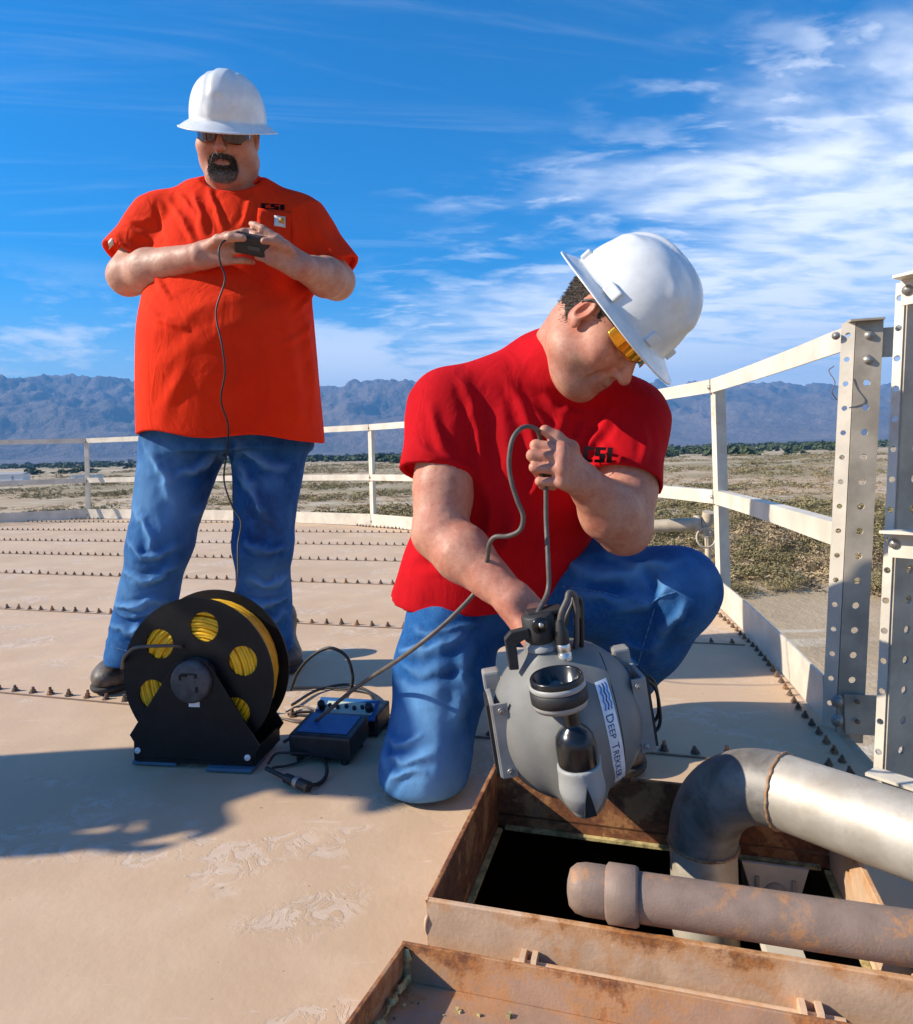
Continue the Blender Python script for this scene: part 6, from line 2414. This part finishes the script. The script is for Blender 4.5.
V = folds(V, N, [
    ([(462, 372), (478, 430), (482, 500)], 5.0, 0.011), ([(478, 480), (480, 520), (470, 560)], 5.0, -0.010), ([(505, 372), (530, 430), (542, 490)], 5.0, 0.009),
    ([(572, 392), (556, 440), (520, 520)], 5.5, 0.011), ([(590, 398), (572, 440), (560, 470)], 4.0, -0.008), ([(612, 402), (600, 430), (572, 470)], 4.5, 0.009),
    ([(430, 400), (440, 440), (470, 476)], 5.0, 0.008), ([(412, 440), (436, 456), (468, 470)], 4.5, 0.008), ([(405, 560), (440, 548), (490, 540)], 6.0, 0.009),
    ([(402, 592), (440, 582), (500, 580)], 5.0, -0.008), ([(520, 480), (512, 530), (480, 590)], 6.0, 0.010), ([(555, 520), (540, 550), (520, 590)], 5.0, 0.009),
    ([(500, 400), (510, 460), (505, 540)], 6.0, 0.007), ([(640, 420), (645, 445), (640, 465)], 4.0, 0.007), ([(600, 440), (612, 455), (630, 462)], 4, 0.006),
    ([(540, 395), (562, 412), (590, 416)], 4.5, 0.008), ([(525, 400), (552, 432), (585, 440)], 4.5, 0.006)], 0.42)
N = normals(V, Fc)
K_shirt = mesh_np('shirt', V, Fc, M['red_tee'], K)
KVV, KNN = V, N
cp = collar_ring(KVV, P(580, 356, 1.40), Rk, 0.115, -0.07)
MB().tube(cp, 0.0075, 8, closed=True).build('collar', M['red_tee'], K_shirt)
W = print_on(tv, (582, 462), (16.5, 0.6), (1.6, -15.5), KVV, KNN)
mesh_np('printed_letters', W, tf, M['print'], K_shirt, smooth=False)

# jeans
kk1, kk2 = P(425, 768, 1.42), P(676, 590, 1.46)
h1, h2 = pel + kx * -0.085 + arr(0, 0, -0.03), pel + kx * 0.10 + arr(0, 0, -0.01)
an1 = kk1 + arr(0.02, 0.40, 0.01)
an2 = arr(0.345, 1.63, 0.115)
F = Field((-0.26, 1.20, 0.005), (0.68, 2.02, 0.60), 0.0046)
F.loft(pel + U * -0.10, KT, [(0, 0, 0, 0.160, 0.125), (0.13, 0, 0, 0.160, 0.12)], 0.03)
F.chain([h1, h1 * 0.5 + kk1 * 0.5, kk1], [0.108, 0.105, 0.086], 0.03)
F.chain([kk1, an1], [0.082, 0.066], 0.04)
F.chain([h2, h2 * 0.5 + kk2 * 0.5, kk2], [0.128, 0.108, 0.088], 0.04)
F.chain([kk2, kk2 * 0.6 + an2 * 0.4, an2], [0.082, 0.084, 0.074], 0.04)
F.plane_cut((0, 0, 0.010), (0, 0, -1), 0.02)
V, Fc = F.mesh(2)
N = normals(V, Fc)
V = cloth_noise(V, N, 90, 0.008, (11, 11, 9), 0.5)
V, RD = folds(V, N, [
    ([(392, 640), (420, 650), (470, 632)], 5.0, 0.0140), ([(388, 665), (420, 680), (474, 668)], 5.0, -0.0084), ([(384, 752), (410, 762), (440, 752)], 5.0, 0.0112),
    ([(386, 700), (382, 730), (384, 770)], 4.0, 0.0112), ([(560, 560), (610, 575), (665, 560)], 6.0, 0.0140), ([(600, 610), (640, 606), (680, 585)], 6.0, 0.0140),
    ([(640, 560), (655, 590), (652, 625)], 5.0, -0.0112), ([(668, 620), (660, 640), (650, 668)], 6.0, 0.0112), ([(580, 590), (620, 600), (650, 596)], 5, 0.0098),
    ([(470, 640), (462, 690), (455, 730)], 7.0, 0.0098), ([(385, 790), (400, 775), (430, 772)], 4, 0.009), ([(382, 735), (398, 742), (420, 738)], 4, 0.008), ([(405, 622), (430, 632), (480, 622)], 4, 0.009), ([(600, 552), (640, 566), (690, 560)], 4, 0.008), ([(690, 600), (672, 622), (655, 630)], 4, 0.010), ([(620, 640), (640, 650), (668, 640)], 4, 0.010)], None, True, 6.0, True)
T = denim_tint(V, N, [(P(425, 720, 1.35), arr(0.07, 0.10, 0.12), 0.85), (P(420, 790, 1.35), arr(0.07, 0.10, 0.06), 0.5), (P(650, 575, 1.40), arr(0.09, 0.12, 0.05), 0.45)], [], RD)
K_jeans = mesh_np('jeans', V, Fc, M['denim'], K, col=T)
for q_ in ([(560, 586), (600, 592), (652, 606)], [(655, 606), (645, 640), (634, 676)], [(650, 604), (662, 596), (676, 592)]):
    seam_line(q_, V, K_jeans)
del F
hard_hat(K, KC + KR @ (arr(0, 0.0, 0.050) * KS), KR, 0.93, 'vgard', 0.116, 0.136, 0.142, 0.042, 0.022)
glasses(K, KC, KR, KS, M['lens_gold'], 0.082, 0.008, -0.006)
boot(K, arr(0.335, 1.70, 0), arr(0.345, 1.45, 0), 0.13, 1.0)
kb = an1
boot(K, arr(kb[0], kb[1] + 0.03, 0), arr(kb[0], kb[1] + 0.26, 0), 0.10, 0.95)
# short hair at the nape and temple
q = ((K_body[0] - KC) @ KR) / KS
nape = sg(q[:, 1], -0.026, 0.004) * sg(-q[:, 2], 0.028 + 0.4 * np.clip(q[:, 1] + 0.06, 0, 1), 0.004) * (np.abs(q[:, 0]) < 0.085) * (q[:, 2] < 0.13)
side = sg(np.abs(q[:, 1] - 0.018), 0.007, 0.003) * sg(-q[:, 2], -0.006, 0.004) * (np.abs(q[:, 0]) > 0.05)
ear = np.exp(-(((np.abs(q[:, 0]) - 0.084) / 0.016) ** 2 + ((q[:, 1] + 0.008) / 0.02) ** 2 + ((q[:, 2] + 0.002) / 0.034) ** 2))
hm = np.clip(np.maximum(nape, side) + 0.35 * fbm(K_body[0] * 140, 2, 4), 0, 1) * (np.maximum(nape, side) > 0.12) * (1 - np.clip(ear * 2, 0, 1))
hs = hair_shell('hair', K_body[0], K_body[1], hm, 0.0008, M['hair'], K, (200, 200, 200), 0.0008)
KNb = normals(*K_body)
soft = np.clip(np.maximum(nape, side), 0, 1) * (1 - np.clip(ear * 2, 0, 1))
strands('short_hairs', K_body[0], KNb, np.where(soft > 0.06, soft, 0), 5200, 0.0065, 0.0007, lambda r_, n_: n_ * 0.6 + KR @ arr(0, -0.3, -1.0), M['hair'], hs, 5)
jaw = ((q[:, 2] < -0.05) & (q[:, 2] > -0.118) & (q[:, 1] > 0.0) & (np.abs(q[:, 0]) < 0.075)).astype(float)
strands('stubble', K_body[0], KNb, jaw, 2600, 0.0014, 0.0003, lambda r_, n_: n_ + KR @ arr(0, 0, -0.6), M['hair'], K, 7)

# ------------------------------------------------------------------ a third man beside them, out on the left: his shadow falls past the cable reel


def copy_tree(o, parent=None):
    c = o.copy()
    COL.objects.link(c)
    if parent is not None:
        c.parent = parent
    for ch in list(o.children):
        copy_tree(ch, c)
    return c


third = copy_tree(S)
third.location = (-2.95, 1.20, 0)
third.rotation_euler = (0, 0, rad(25))
tag(third, 'man in orange red t-shirt whose long shadow falls past the cable reel', 'person')

# ================================================================== THINGS HELD, AND THE LONG LEADS
hc = thing('hand_controller', 'small black hand controller held between the thumbs of the standing man', 'controller', tuple(P(253, 247, 1.86)))
hd_ = unit(P(270, 249, 1.86) - P(236, 242, 1.86))
hn = unit(arr(0.0, -0.75, -0.55) - hd_ * np.dot(arr(0.0, -0.75, -0.55), hd_))
HRM = np.array([hd_, np.cross(hn, hd_), hn]).T
hcc = P(253, 245, 1.884)
MB().box(hcc, (0.100, 0.056, 0.024), HRM, bev=0.006).build('case', M['box_black'], hc)
MB().box(hcc + HRM @ arr(0.008, -0.004, 0.0135), (0.034, 0.012, 0.001), HRM).build('label_plate', M['grey_plastic'], hc)
for x in (-0.035, 0.035):
    MB().cyl(hcc + HRM @ arr(x, 0.0, -0.013), hcc + HRM @ arr(x, 0.0, -0.028), 0.006, n=12).build('thumb_stick', M['rov_rubber'], hc)
lead = [P(237, 240, 1.862), P(224, 241, 1.845), P(219, 250, 1.835), P(220, 262, 1.835), P(225, 280, 1.84), P(216, 312, 1.835), P(222, 345, 1.815), P(225, 372, 1.82), P(221, 400, 1.85),
        P(228, 425, 1.885), P(227, 450, 1.99), P(224, 480, 2.02), P(232, 506, 2.0), P(241, 522, 1.98), P(238, 545, 1.95), P(238, 575, 1.86), P(235, 592, 1.78), P(230, 604, 1.72)]
MBo = MB().tube(spline(np.array(lead), 8), 0.0026, 7).build('controller_lead', M['cable'], org=lead[-1])
tag(MBo, 'thin dark lead hanging from the hand controller down to the cable reel', 'cable')
# tether: from the vehicle up through the fist, over in a loop, down past the knee to the reel
grip = [np.mean(f[1:], axis=0) for f in fist]
tt = [tw + vz * 0.058, P(548, 590, 1.19), P(548, 560, 1.20), P(546, 520, 1.225), grip[3], grip[2], grip[1], grip[0] + arr(0, 0, 0.012), P(537, 430, 1.235), P(524, 427, 1.215),
      P(513, 438, 1.20), P(509, 460, 1.20), P(511, 480, 1.20), P(517, 500, 1.20), P(523, 516, 1.20), P(520, 530, 1.205), P(508, 536, 1.215), P(495, 537, 1.225), P(489, 545, 1.235), P(487, 560, 1.26), P(478, 588, 1.285),
      P(452, 617, 1.275), P(425, 640, 1.275), P(398, 660, 1.32), P(370, 678, 1.42), P(345, 696, 1.52), P(322, 716, 1.60), P(300, 732, 1.64), P(284, 742, 1.65)]
to_ = MB().tube(spline(np.array(tt), 8), 0.0043, 9).build('tether', M['cable_grey'], org=tt[-1])
tag(to_, 'grey tether running from the vehicle through the fist and back to the reel', 'cable')
rl = [P(131, 650, 1.535), P(140, 647, 1.525), P(160, 646, 1.53), P(178, 646, 1.55), P(184, 649, 1.58)]
o_ = MB().tube(spline(np.array([P(122, 668, 1.62), P(124, 658, 1.57)] + rl), 6), 0.0038, 7)
o_.build('tether_tail', M['cable_grey'], reel)
